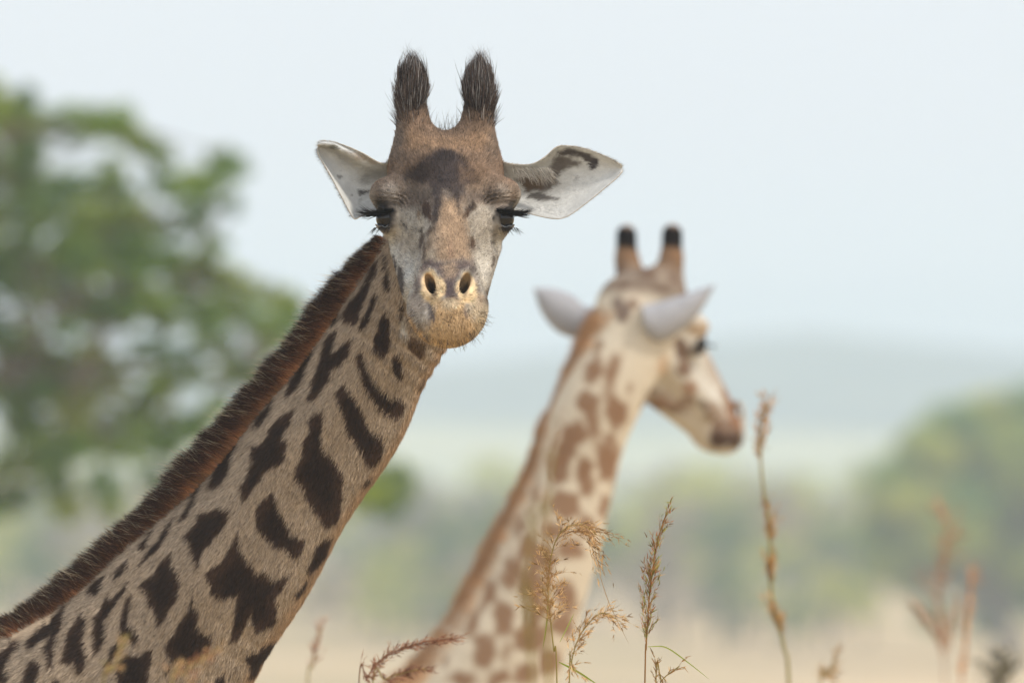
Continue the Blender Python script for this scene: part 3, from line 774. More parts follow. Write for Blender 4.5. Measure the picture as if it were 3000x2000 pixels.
# ---------- eyes
def uv_sphere(c, r, n=24, m=32):
    th = np.linspace(0.001, math.pi-0.001, n); ph = np.linspace(0, 2*math.pi, m, endpoint=False)
    T, Pp = np.meshgrid(th, ph, indexing='ij')
    V = np.stack([np.sin(T)*np.cos(Pp), np.sin(T)*np.sin(Pp), np.cos(T)], -1).reshape(-1, 3)*r+c
    i, j = np.meshgrid(np.arange(n-1), np.arange(m), indexing='ij'); i = i.ravel(); j = j.ravel(); j2 = (j+1) % m
    return V, np.stack([i*m+j, (i+1)*m+j, (i+1)*m+j2, i*m+j2], -1)
HEADS = []
for s in (-1, 1):
    c = O1+EYE_C*np.array([s, 1, 1])
    v, f = uv_sphere(c, EYE_R)
    eye = part('eye', v, f, {}, M_EYE)
    # lashes along the upper lid
    n = 320
    a = rng.uniform(-0.75, 1.2, n)                 # angle round the lid, from front inner to outer back
    lid = np.stack([s*(0.0255*np.sin(a+0.35)), -0.0255*np.cos(a+0.35), 0.0125-0.005*np.sin(a+0.35)+rng.normal(0, 0.0016, n)], 1)
    d = norm(np.stack([s*(0.95+0.25*np.sin(a)), -0.55*np.cos(a+0.2), -0.12+rng.normal(0, 0.15, n)], 1)+rng.normal(0, 0.10, (n, 3)))
    L = rng.uniform(0.016, 0.037, n)*np.clip(0.8+0.35*np.sin(a), 0.5, 1.1)
    bend = np.tile([0, 0, -0.02], (n, 1))+rng.normal(0, 0.06, (n, 3)); bend[:, 2] += 0.22
    c0 = np.tile([0.008, 0.007, 0.007], (n, 1))
    v, f, A = strands(c+lid, d, L, 0.0014, rng.normal(size=(n, 3)), bend, 4, c0, c0*1.3)
    # lower lashes, sparse
    n = 60; a = rng.uniform(-0.5, 1.2, n)
    lid = np.stack([s*0.027*np.sin(a+0.3), -0.027*np.cos(a+0.3)*0.9, np.full(n, -0.017)], 1)
    d = norm(np.stack([s*(0.35+0.4*np.sin(a)), -0.35*np.cos(a), -0.75+rng.normal(0, 0.15, n)], 1))
    v2, f2, A2 = strands(c+lid, d, rng.uniform(0.010, 0.022, n), 0.0007, rng.normal(size=(n, 3)), rng.normal(0, 0.1, (n, 3)), 3, np.tile([0.01, 0.009, 0.009], (n, 1)), np.tile([0.02, 0.018, 0.018], (n, 1)))
    v, f, A = join_np([(v, f, A), (v2, f2, A2)])
    part('eyelashes', v, f, A, M_HAIR, under=eye, kind='stuff')

# ---------- short coat
def flow1(P, N):
    L = P-O1
    face = (L[:, 1] < 0.06) | (L[:, 2] > 0.05)
    # neck: backwards along the neck; face: away from the muzzle; lips: down
    k = np.argmin(((P[:, None, [0, 2]]-NECK1[None, ::3][:, :, [0, 2]])**2).sum(-1), 1)
    Cn = NECK1[::3]; T = norm(np.gradient(Cn[:, :3], axis=0))
    d = T[k]+np.array([0.05, 0, -0.25])
    r = L-np.array([MX, -0.30, -0.155])
    df = norm(r)
    low = np.clip((-0.14-L[:, 2])/0.04, 0, 1)
    df += low[:, None]*np.array([0, 0, -0.7])
    d[face] = df[face]
    d = d+0.35*np.stack([fbm(P, 25, 41)-0.5, fbm(P, 25, 43)-0.5, fbm(P, 25, 47)-0.5], 1)
    return norm(d-N*np.sum(d*N, 1, keepdims=True))
def dens1(P, N):
    L = P-O1
    w = np.where((L[:, 1] < 0.08) | (L[:, 2] > 0.03), 1.5, 1.0)
    w = w*np.where(N[:, 1] > 0.35, 0.18, 1.0)
    S = L.copy(); S[:, 0] = np.abs(S[:, 0])
    w = w*(np.linalg.norm(S-EYE_C, axis=1) > 0.0295)
    for c, a, b, n in NOSTRIL:
        r = L-c; w = w*~((((r@a)/0.030)**2+((r@b)/0.016)**2 < 1.0) & (np.abs(r@n) < 0.05))
    return w
NF = 430000
Pf, Nf = sample_surface(V1, F1, G1, dens1, NF)
fl = flow1(Pf, Nf)
Lf = Pf-O1
face = (Lf[:, 1] < 0.06) | (Lf[:, 2] > 0.05)
ln = np.where(face, 0.0068, 0.0135)*rng.uniform(0.7, 1.3, NF)
ln = np.where(face & (Lf[:, 2] > 0.10), ln*1.4, ln)
lift = rng.uniform(0.12, 0.42, NF)
dv = norm(fl+Nf*lift[:, None]+rng.normal(0, 0.12, (NF, 3)))
cf = coat1(Pf, Nf)
stre = fbm(Pf-fl*(np.sum(Pf*fl, 1, keepdims=True))*0.85, 330, 61, 2)
cf = np.clip(cf*(rng.uniform(0.6, 1.45, NF)*(0.45+1.1*stre))[:, None], 0.003, 0.9)
wd = np.cross(Nf, dv)
nj = norm(Nf+rng.normal(0, 0.38, (NF, 3)))
v, f, A = strands(Pf-Nf*0.0006, dv, ln, rng.uniform(0.0008, 0.0017, NF), wd, -Nf*0.1, 1, cf*0.62, cf*1.28, nj)  # roots darkened to put occlusion shade into the coat, tips lighter
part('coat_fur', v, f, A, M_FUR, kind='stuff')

# ---------- mane
NAPE = catmull([(1118, 690), (1050, 813), (990, 905), (925, 997), (838, 1100), (763, 1187), (698, 1273), (596, 1383), (461, 1529), (379, 1611), (271, 1697), (163, 1779), (81, 1822), (0, 1871), (-120, 1930), (-240, 1985)], 10)
OUTER = catmull([(1104, 676), (1012, 750), (936, 836), (860, 944), (784, 1042), (708, 1122), (649, 1192), (600, 1252), (515, 1330), (461, 1418), (390, 1470), (325, 1542), (244, 1606), (163, 1684), (81, 1754), (0, 1803), (-120, 1860), (-240, 1915)], 10)
def mane(nape, outer, D, depth0, n, spread, c_root, c_mid, c_tip, root, wisps=0.03, pale=(205, 190, 160)):
    sN = np.concatenate([[0], np.cumsum(np.linalg.norm(np.diff(nape, axis=0), axis=1))])
    sO = np.concatenate([[0], np.cumsum(np.linalg.norm(np.diff(outer, axis=0), axis=1))])
    u = rng.random(n)
    base = np.stack([np.interp(u*sN[-1], sN, nape[:, k]) for k in (0, 1)], 1)
    # matching outer point: nearest along the outer line, so the height of the mane follows it
    j = np.argmin(((base[:, None]-outer[None])**2).sum(-1), 1)
    hgt = np.linalg.norm(base-outer[j], axis=1)*PXA*D
    tan = np.stack([np.interp(u*sN[-1], sN, np.gradient(nape[:, k], sN)) for k in (0, 1)], 1); tan /= np.linalg.norm(tan, axis=1, keepdims=True)
    nor = np.stack([tan[:, 1], -tan[:, 0]], 1)         # up and out of the nape in pixel axes
    sgn = np.sign(np.sum(nor*(outer[j]-base), 1)); nor *= sgn[:, None]
    T3 = np.stack([tan[:, 0], np.zeros(n), -tan[:, 1]], 1); N3 = np.stack([nor[:, 0], np.zeros(n), -nor[:, 1]], 1)
    ylat = np.clip(rng.normal(0, 0.5, n), -1, 1)
    B = at(0, 0, D)*0
    Y = np.array([0, 1.0, 0])
    y = depth0(u)
    P = np.stack([(base[:, 0]-1500)*PXA*D, D+y+ylat*spread, CAMZ-(base[:, 1]-HORIZON)*PXA*D], 1)
    P = P-N3*(0.004+0.020*np.abs(ylat)**1.5)[:, None]
    cl = np.sin(u*310+4*np.sin(u*57))*0.5+np.sin(u*840+2)*0.3     # locks
    d = norm(N3+T3*(0.10+0.30*cl+rng.normal(0, 0.14, n))[:, None]+Y*(ylat*0.28+rng.normal(0, 0.10, n))[:, None])
    lock = vnoise(np.stack([u*75, u*0, u*0], 1), 1.0, 9)-0.5
    L = hgt*(0.97+0.12*cl+0.34*lock)*np.clip(rng.normal(1.0, 0.09, n), 0.6, 1.35)*(1-0.18*np.abs(ylat))+0.008
    wisp = rng.random(n) < wisps
    L = np.where(wisp, L*rng.uniform(1.1, 1.35, n), L)
    bend = T3*(0.18+rng.normal(0, 0.12, n))[:, None]+Y*(rng.normal(0, 0.08, n))[:, None]
    v = rng.uniform(0.65, 1.35, n)[:, None]
    band = (0.45+1.1*np.clip(vnoise(np.stack([u*34, u*0, u*0], 1), 1.0, 4)*1.2, 0, 1))[:, None]
    c0 = lin(c_root)*v*(0.55+0.45*band); c1 = lin(c_mid)*v*band; c2 = np.where(wisp[:, None], lin(pale), lin(c_tip)*v)
    V, F, A = strands(P, d, L, np.where(wisp, 0.0009, 0.0013), rng.normal(size=(n, 3)), bend, 5, c0, c2)
    Cc = A['col'].reshape(n, 11, 3)
    for s in range(6):
        t = s/5; w = np.clip((t-0.15)/0.4, 0, 1)
        c = c0*(1-w)+c1*w
        w2 = np.clip((t-0.48)/0.3, 0, 1); c = c*(1-w2)+c2*w2
        if s < 5: Cc[:, 2*s] = c; Cc[:, 2*s+1] = c
        else: Cc[:, 10] = c
    A['col'] = Cc.reshape(-1, 3)
    return V, F, A
u_d = lambda u: 0.165+0.12*u
v, f, A = mane(NAPE, OUTER, D1, u_d, 52000, 0.026, (204, 160, 120), (174, 120, 80), (64, 43, 33), G_ROOT, wisps=0.05)
part('mane', v, f, A, M_HAIR)

# ---------- tufts of the horns
for s in (-1, 1):
    n = 5200
    t = rng.random(n)**0.8; a = rng.uniform(0, 2*math.pi, n)
    z = 0.166+t*0.098
    rad = np.where(t > 0.93, rng.uniform(0, 0.022, n), np.interp(z, [0.168, 0.2, 0.262], [0.031, 0.0245, 0.020]))
    cx = s*np.interp(z, [0.168, 0.262], [0.0585, 0.062]); cy = np.interp(z, [0.168, 0.262], [0.100, 0.118])
    P = O1+np.stack([cx+rad*np.cos(a), cy+rad*np.sin(a), z], 1)
    out = np.stack([np.cos(a), np.sin(a), np.zeros(n)], 1)
    inner = np.clip(-np.cos(a)*s, 0, 1)                  # the inner side of the horn is barer
    keep = (z > 0.19+0.022*inner) | (rng.random(n) < 0.35*(1-inner))
    low = np.clip((0.20-z)/0.03, 0, 1)
    d = norm(out*(0.42+0.18*low+rng.normal(0, 0.10, n))[:, None]+np.array([0, 0.1, 1.0])+rng.normal(0, 0.10, (n, 3)))
    L = np.clip(rng.normal(0.040, 0.010, n), 0.015, 0.07)*(1-0.4*low)*(1+0.25*np.clip(t-0.7, 0, 1))
    bend = -out*(0.25+0.75*np.clip((z-0.205)/0.05, 0, 1))[:, None]*rng.uniform(0.5, 1.0, n)[:, None]*(1-low[:, None])+rng.normal(0, 0.07, (n, 3))
    g = rng.random(n); c0 = np.where(g[:, None] < 0.15, lin((150, 146, 142)), np.where(g[:, None] < 0.6, lin((88, 74, 66)), lin((56, 49, 48))))*rng.uniform(0.6, 1.4, n)[:, None]
    v, f, A = strands(P[keep], d[keep], L[keep], 0.0012, rng.normal(size=(keep.sum(), 3)), bend[keep], 4, c0[keep]*0.9, c0[keep]*1.5)
    part('horn_tuft', v, f, A, M_HAIR)

# ---------- loose hairs: crown, chin whiskers, ear fringe
hp = []
n = 150
P = O1+np.stack([rng.normal(0.006, 0.022, n), rng.normal(0.15, 0.02, n), rng.normal(0.145, 0.006, n)], 1)
d = norm(np.stack([rng.normal(0, 0.13, n), rng.normal(0.05, 0.15, n), np.ones(n)], 1))
c = np.tile(lin((120, 112, 104)), (n, 1))
hp.append(strands(P, d, rng.uniform(0.02, 0.055, n), 0.0008, rng.normal(size=(n, 3)), rng.normal(0, 0.15, (n, 3)), 4, c, c))
part('crown_hair', *hp[0][:2], hp[0][2], M_HAIR, kind='stuff')
def front_pts(px, py):
    """points on the front of the near giraffe under given pixels of the photograph"""
    q = px_of(V1); fr = np.nonzero(G1[:, 1] < 0.3)[0]; out = []
    for a, b in zip(px, py):
        dd = (q[fr, 0]-a)**2+(q[fr, 1]-b)**2
        near = fr[np.argsort(dd)[:4]]; out.append(V1[near[np.argmin(V1[near, 1])]])
    return np.array(out)
n = 260
a = rng.uniform(-0.15, math.pi+0.15, n); rr = rng.uniform(0.8, 1.0, n)
P = front_pts(1314+rr*112*np.cos(a), 922+rr*90*np.sin(a))
d = norm(np.stack([np.cos(a)*0.8, rng.normal(-0.5, 0.2, n), -np.abs(np.sin(a))-0.25], 1)+rng.normal(0, 0.2, (n, 3)))
c = np.tile(lin((120, 104, 86)), (n, 1))*rng.uniform(0.1, 0.9, n)[:, None]
v, f, A = strands(P, d, rng.uniform(0.006, 0.026, n), 0.0007, rng.normal(size=(n, 3)), rng.normal(0, 0.2, (n, 3))+np.array([0, 0, -0.15]), 4, c, c)
part('whiskers', v, f, A, M_HAIR, kind='stuff')
ep = []
for (Ve, Fe, Ne, k, ce), s in zip(EARS, (1, -1)):
    nq = 9000
    ff = Fe[:(56-1)*(30-1)]
    Pe, Nn = sample_surface(Ve, ff, Ne, lambda p, n: np.ones(len(p)), nq)
    ce_ = ear_colour(Pe, Nn, np.ones(nq, bool))*rng.uniform(0.85, 1.25, nq)[:, None]
    dirr = norm(np.stack([np.full(nq, s*1.0), np.full(nq, -0.15), rng.normal(0.05, 0.35, nq)], 1))
    ep.append(strands(Pe-Nn*0.0005, norm(dirr+Nn*0.3), rng.uniform(0.005, 0.011, nq), 0.0008, np.cross(Nn, dirr), -Nn*0.15, 1, ce_*0.95, np.clip(ce_*1.1, 0, 0.85), norm(Nn+rng.normal(0, 0.15, (nq, 3)))))
    # long hairs from the upper fold near the base of the right ear, and a fine fuzz on the top edge
    top = Ve[np.arange(56)*30]
    ne = 700; t = rng.uniform(0, 54.9, ne); i = t.astype(int); Pt = top[i]+(top[i+1]-top[i])*(t-i)[:, None]
    cc = np.tile(lin((205, 190, 165)), (ne, 1))*rng.uniform(0.7, 1.1, ne)[:, None]
    ep.append(strands(Pt, norm(np.stack([np.full(ne, s*0.7), rng.normal(0, 0.3, ne), rng.uniform(0.2, 0.9, ne)], 1)), rng.uniform(0.003, 0.008, ne), 0.0006, rng.normal(size=(ne, 3)), np.zeros((ne, 3)), 1, cc, cc, np.tile([0, -0.6, 0.8], (ne, 1))))
v, f, A = join_np(ep)
part('ear_hair', v, f, A, M_FUR, kind='stuff')
n = 420
u = rng.random(n)
EX = np.stack([1500+u*115, 480+u*8+rng.uniform(0, 22, n)], 1)
P = np.stack([(EX[:, 0]-1500)*PXA*D1, np.full(n, D1+0.082), CAMZ-(EX[:, 1]-HORIZON)*PXA*D1], 1)
d = norm(np.stack([rng.normal(0.45, 0.2, n), rng.normal(-0.3, 0.15, n), -rng.uniform(0.3, 1, n)], 1))
c = np.tile(lin((196, 188, 176)), (n, 1))*rng.uniform(0.6, 1.1, n)[:, None]
v, f, A = strands(P, d, rng.uniform(0.015, 0.035, n), 0.0008, rng.normal(size=(n, 3)), rng.normal(0, 0.12, (n, 3)), 3, c, c)
part('ear_fringe', v, f, A, M_HAIR)

# ================================================================== GIRAFFE BEHIND, SEEN FROM THE REAR QUARTER
D2 = 28.6
O2 = at(1952, 1006, D2)
PH = math.radians(136); PT = math.radians(-12)
Rz = np.array([[math.cos(PH), -math.sin(PH), 0], [math.sin(PH), math.cos(PH), 0], [0, 0, 1]])
Rx = np.array([[1, 0, 0], [0, math.cos(-PT), -math.sin(-PT)], [0, math.sin(-PT), math.cos(-PT)]])
R2 = Rz@Rx
to_head2 = lambda P: (P-O2)@R2
from_head2 = lambda L: L@R2.T+O2
NECK2_PX = [(1915, 880, 90, -0.12), (1868, 970, 104, -0.13), (1785, 1120, 118, -0.13), (1718, 1262, 119, -0.12), (1678, 1405, 122, -0.10), (1613, 1587, 144, -0.08),
            (1535, 1775, 166, -0.05), (1455, 1930, 192, -0.02), (1350, 2130, 235, 0.03), (1230, 2450, 310, 0.10), (1140, 2720, 370, 0.20)]
N2 = np.array([np.append(at(a, b, D2)+np.array([0, d, 0]), r*PXA*D2) for a, b, r, d in NECK2_PX])
NECK2 = catmull(N2, 4)
def giraffe2(P):
    P = P.astype(np.float32)
    d = d_tube(P, NECK2, 0.8)
    near = np.nonzero(np.linalg.norm(P-O2.astype(np.float32), axis=1) < 0.5)[0]
    if len(near):
        hd = head_sdf(to_head2(P[near].astype(np.float64)).astype(np.float32), 1.15, 0.079, 0.255, 0.78)
        d[near] = smin(d[near], hd, 0.035)
    return d
lo2 = np.array([at(1000, 0, D2)[0], D2-0.5, at(0, 2230, D2)[2]]); hi2 = np.array([at(2260, 0, D2)[0], D2+0.5, O2[2]+0.32])
V2, F2 = surface_nets(giraffe2, lo2, hi2, 0.006)
G2 = grad(giraffe2, V2)
def e5(x, y, rx, ry, a=0): return (x*0.4975+1500, y*0.4975+620, rx*0.4975, ry*0.4975, a)
def e6(x, y, rx, ry, a=0): return (x*0.5102+1050, y*0.5102+1200, rx*0.5102, ry*0.5102, a)
SPOTS2 = [e5(590,950,45,105,20), e5(475,950,48,65,15), e5(440,1120,60,60,20), e5(610,1150,52,62), e5(690,1050,25,55,10), e5(470,1225,45,110,-8), e5(345,1320,60,85,20), e5(625,1215,30,50),
          e5(425,1515,48,65), e5(560,1460,52,100,5), e5(500,850,26,60,15), e5(650,620,22,45), e5(330,1430,40,60,10),
          e6(1250,130,55,80,10), e6(1440,290,50,115,5), e6(1300,325,42,60), e6(1165,345,50,75,10), e6(1320,430,42,80), e6(1400,570,42,75), e6(1180,540,85,72), e6(1010,520,26,75,20),
          e6(870,950,60,72,20), e6(1000,1000,70,85), e6(830,1190,62,82), e6(720,1390,62,72), e6(1000,1310,80,72), e6(1200,1075,52,85), e6(1165,1235,60,62), e6(845,1400,28,62),
          e6(755,1065,30,60,25), e6(660,1225,22,40,25), e6(510,1425,24,40,25), e6(800,1535,52,40), e6(950,1510,60,52), e6(610,1545,70,40), e6(1050,850,72,80), e6(920,690,36,80,20), e6(1330,665,52,52),
          e6(1210,800,70,60), e6(960,800,34,70,20), e6(1120,700,60,50), e6(1100,1450,50,70), e6(1030,1150,40,50)]
def coat2(P, N):
    q = px_of(P); jit = (fbm(P, 30, 2)-0.5)*48
    C = np.tile(lin((200, 188, 168))*GAIN, (len(P), 1))*(0.9+0.2*fbm(P, 14, 5))[:, None]
    L = to_head2(P); head = (L[:, 1] < 0.08) & (L[:, 2] > -0.3) & (np.linalg.norm(L, axis=1) < 0.45)
    nk = np.nonzero(~head)[0]; Cn = C[nk]; pn = q[nk]; jn = jit[nk]
    pn[N[nk, 1] > 0.3] += np.array([29., 41.])
    for s in SPOTS2:
        g = 0.95+0.2*min(1, max(0, (s[1]-1150)/350)); s = (s[0], s[1], s[2]*g, s[3]*g*1.05)+tuple(s[4:])
        layer(Cn, pn, s, (136, 105, 80), 12, 0.95, jn)
    C[nk] = Cn
    h = np.nonzero(np.linalg.norm(L, axis=1) < 0.45)[0]; Ch = C[h]; p = q[h]; j = jit[h]; l = L[h]
    hh = head[h]
    Ch[hh] = lin((184, 176, 163))*GAIN
    for s, c in ((e5(1000,800,36,62),(96,72,56)), (e5(1002,930,36,52),(110,84,66)), (e5(1040,1040,62,40),(150,118,96)), (e5(1025,1110,42,40),(140,120,104)), (e5(830,1085,50,50),(140,124,108)),
                 (e5(900,1150,100,26,12),(120,100,80)), (e5(880,910,36,40),(190,165,138)), (e5(1090,790,40,36),(70,60,54)), (e5(1180,1200,60,60),(150,138,122)), (e5(1150,1170,20,60,-30),(96,84,72)),
                 (e5(1220,1230,60,120,-28),(150,132,116)), (e5(1265,1300,100,80),(112,90,74)), (e5(1270,1345,100,55),(70,52,40)), (e5(1110,700,60,45),(172,150,126)), (e5(1290,1150,30,120,-25),(128,92,68)), (e5(720,520,60,50),(205,190,170)), (e5(700,545,26,20),(120,95,78)), (e5(640,600,40,90),(120,104,94))):
        layer(Ch, p, s, c, 7, 0.9, j)
    br = np.clip(1-np.abs(l[:, 0])/0.05, 0, 1)*(l[:, 1] < 0.03)*(l[:, 2] > -0.16)
    Ch += (lin((132, 102, 80))*GAIN-Ch)*np.clip(br*2, 0, 1)[:, None]
    cr = np.clip((l[:, 2]-0.06)/0.04, 0, 1)*0.9
    cr = cr*(0.55+0.9*fbm(P[h], 26, 7))
    Ch += (lin((104, 84, 70))*GAIN-Ch)*np.clip(cr, 0, 1)[:, None]
    hz = np.clip((l[:, 2]-0.15)/0.04, 0, 1)
    Ch += (lin((128, 100, 76))*GAIN-Ch)*hz[:, None]
    bz = np.clip((l[:, 2]-0.212)/0.012, 0, 1)
    Ch += (lin((26, 22, 22))-Ch)*bz[:, None]
    tz = np.clip((l[:, 2]-0.266)/0.006, 0, 1)
    Ch += (lin((150, 130, 116))-Ch)*tz[:, None]*0.8
    S = l.copy(); S[:, 0] = np.abs(S[:, 0]); r = np.linalg.norm(S-EYE_C, axis=1)
    Ch += (lin((26, 23, 23))-Ch)*np.clip((0.029-r)/0.004, 0, 1)[:, None]
    C[h] = Ch
    return np.clip(C, 0.004, 0.85)
parts2 = [(V2, F2, {'col': coat2(V2, G2)})]
def q5(*p): return [(x*0.4975+1500, y*0.4975+620) for x, y in p]
for top, bot, yo, cup in ((q5((760,560),(830,545),(950,512),(1080,470),(1185,438)), q5((780,720),(850,770),(930,740),(1040,660),(1120,560),(1185,438)), -0.20, -0.03),
                          (q5((520,560),(430,560),(350,492),(240,455),(130,450)), q5((520,700),(430,735),(350,738),(250,690),(170,580),(130,450)), -0.02, -0.03)):
    Ve, Fe, Ne, k = ear_shape(top, bot, yo, cup, 0.008, 1, 30, 16, D=D2)
    parts2.append((Ve, Fe, {'col': np.tile(lin((164, 163, 166)), (len(Ve), 1))*(0.85+0.3*fbm(Ve, 40, 3))[:, None]}))
sh2 = N2[-1][:3]; hip2 = sh2+np.array([-0.2, 1.35, -0.12])
Ctr2 = NECK2[-9:].copy(); Ctr2[:, 3] -= 0.006
f2t, Vt2, Ft2 = make_trunk(Ctr2, sh2, hip2, terrain, 0.8, low=0.08)
parts2.append((Vt2, Ft2, {'col': plain_coat(Vt2, (226, 208, 180), (164, 122, 92), 6.0, 8)}))
G2_ROOT = bpy.data.objects.new('giraffe', None); COL.objects.link(G2_ROOT)
G2_ROOT.location = (sh2[0], sh2[1], float(terrain(sh2[0], sh2[1])))
G2_ROOT['label'] = 'pale brown spotted giraffe standing behind, turned away with its lowered muzzle in profile'; G2_ROOT['category'] = 'giraffe'; G2_ROOT['group'] = 'giraffes'
Vb, Fb, Ab = join_np(parts2)
part('body', Vb, Fb, Ab, M_SKIN, G2_ROOT)
for s in (-1, 1):
    cl = EYE_C*np.array([s, 1, 1])
    v, f = uv_sphere(np.zeros(3), EYE_R, 14, 18)
    eye = part('eye', from_head2(v+cl), f, {}, M_EYE, G2_ROOT)
    n = 120; a = rng.uniform(-0.55, 1.25, n)
    lid = np.stack([s*(0.0265*np.sin(a+0.35)), -0.0265*np.cos(a+0.35), 0.004-0.006*np.sin(a+0.35)], 1)
    d = norm(np.stack([s*(0.75+0.35*np.sin(a)), -0.75*np.cos(a+0.2), rng.normal(0.05, 0.1, n)], 1))
    c0 = np.tile([0.008, 0.007, 0.007], (n, 1))
    v, f, A = strands(from_head2(cl+lid), d@R2.T, rng.uniform(0.014, 0.026, n), 0.0015, rng.normal(size=(n, 3)), rng.normal(0, 0.05, (n, 3)), 3, c0, c0)
    part('eyelashes', v, f, A, M_HAIR, G2_ROOT, kind='stuff', under=eye)
NAPE2 = catmull([(1812, 915), (1758, 962), (1714, 1062), (1664, 1182), (1618, 1284), (1594, 1362), (1518, 1530), (1444, 1664), (1384, 1792), (1334, 1876), (1244, 1975), (1160, 2050), (1030, 2140)], 10)
OUTER2 = catmull([(1770, 884), (1706, 938), (1661, 1046), (1611, 1165), (1562, 1265), (1537, 1350), (1455, 1514), (1379, 1647), (1317, 1774), (1266, 1856), (1175, 1953), (1090, 2020), (960, 2100)], 10)
v, f, A = mane(NAPE2, OUTER2, D2, lambda u: -0.12+0.10*u, 34000, 0.055, (238, 214, 182), (222, 190, 152), (192, 154, 116), G2_ROOT, wisps=0.0)
part('mane', v, f, A, M_HAIR, G2_ROOT)

# ================================================================== TREES
def tube(pts, radii, sides=7):
    pts = np.asarray(pts, float); radii = np.asarray(radii, float); n = len(pts)
    T = norm(np.gradient(pts, axis=0)); ref = np.array([0.31, 0.9, 0.2])
    U = norm(np.cross(T, ref)); W = np.cross(T, U)
    a = np.linspace(0, 2*math.pi, sides, endpoint=False)
    V = (pts[:, None]+radii[:, None, None]*(np.cos(a)[None, :, None]*U[:, None]+np.sin(a)[None, :, None]*W[:, None])).reshape(-1, 3)
    i, j = np.meshgrid(np.arange(n-1), np.arange(sides), indexing='ij'); i = i.ravel(); j = j.ravel(); j2 = (j+1) % sides
    return V, np.stack([i*sides+j, i*sides+j2, (i+1)*sides+j2, (i+1)*sides+j], -1)

def leaves(clumps, per, size, cols, flat=0.75, seed=1):
    """clumps rows (x,y,z,r): small leaf faces spread through each clump, in tighter sprays"""
    r_ = np.random.default_rng(seed); P = []; Cc = []
    for (x, y, z, r) in clumps:
        n = max(int(per*(r**2)), 20); ns = max(n//14, 3)
        d = norm(r_.normal(size=(ns, 3))); rad = r_.random(ns)**0.45
        c = d*rad[:, None]*r*np.array([1, 1, flat])
        spray = r_.integers(0, ns, n)
        p = c[spray]+r_.normal(0, 0.16*r, (n, 3))*np.array([1, 1, 0.6])
        P.append(p+np.array([x, y, z]))
        b = lin(cols[r_.integers(0, len(cols))])
        Cc.append(b*r_.uniform(0.6, 1.4, (n, 1))*(1+r_.normal(0, 0.08, (n, 3))))
    P = np.concatenate(P); Cc = np.clip(np.concatenate(Cc), 0.005, 0.6); n = len(P)
    a = norm(r_.normal(size=(n, 3))); b = norm(np.cross(a, r_.normal(size=(n, 3))))
    s = size*r_.uniform(0.6, 1.3, n)[:, None]
    V = np.stack([P-a*s, P+b*s*0.45, P+a*s, P-b*s*0.45], 1).reshape(-1, 3)
    F = np.arange(n)[:, None]*4+np.arange(4)[None]
    return V, F, {'col': np.repeat(Cc, 4, 0)}

def tree_meshes(clumps, base, trunk_r, per, size, cols, seed, bark=(112, 98, 84), limb=0.42, fk=(0.25, 0.45)):
    clumps = np.asarray(clumps, float); r_ = np.random.default_rng(seed)
    cen = np.average(clumps[:, :3], axis=0, weights=clumps[:, 3]); fork = base+(cen-base)*fk[1]; fork[:2] = base[:2]+(cen-base)[:2]*fk[0]
    Vs, Fs, o = [], [], 0
    def add(p, r, s=7):
        nonlocal o
        v, f = tube(p, r, s); Vs.append(v); Fs.append(f+o); o += len(v)
    t = np.linspace(0, 1, 6)[:, None]
    wob = r_.normal(0, trunk_r*0.5, (6, 3)); wob[0] = 0; wob[-1] = 0; wob[:, 2] = 0
    add(base*(1-t)+fork*t+wob, np.linspace(trunk_r*1.25, trunk_r*0.75, 6), 9)
    main = clumps[::12, :3] if len(clumps) > 60 else None
    for i, c in enumerate(clumps):
        if main is not None and i % 12:
            s0 = main[np.argmin(np.linalg.norm(main-c[:3], axis=1))]
            pts = catmull([s0, (s0+c[:3])/2+r_.normal(0, 0.2, 3)*c[3], c[:3]], 3)
            add(pts, np.linspace(trunk_r*limb*0.5, trunk_r*limb*0.15, len(pts)), 5); continue
        m = (fork+c[:3])/2+r_.normal(0, 0.25, 3)*c[3]; m[2] -= 0.1*abs(c[2]-fork[2])
        pts = catmull([fork, m, c[:3]], 3)
        add(pts, np.linspace(trunk_r*limb, trunk_r*limb*0.2, len(pts)), 5)
    Vt, Ft = np.concatenate(Vs), np.concatenate(Fs)
    return (Vt, Ft, {'col': np.tile(lin(bark), (len(Vt), 1))}), leaves(clumps, per, size, cols, seed=seed)

def tree(name, trunk, crown, root_loc, label, cat, group=None):
    r = bpy.data.objects.new(name, None); COL.objects.link(r); r.location = root_loc
    r['label'] = label; r['category'] = cat
    if group: r['group'] = group
    off = np.array(root_loc)
    obj('trunk', mesh_np('trunk', trunk[0]-off, trunk[1], True, trunk[2]), M_BARK, r)
    obj('crown', mesh_np('crown', crown[0]-off, crown[1], False, crown[2]), M_LEAF, r)
    return r
def copy_tree(src, loc, rz, sc, label=None, group=None):
    r = src.copy(); COL.objects.link(r); r.location = loc; r.rotation_euler = (0, 0, rz); r.scale = (sc[0], sc[0], sc[1])
    if label: r['label'] = label
    if group: r['group'] = group
    for ch in src.children:
        c = ch.copy(); COL.objects.link(c); c.parent = r
    return r

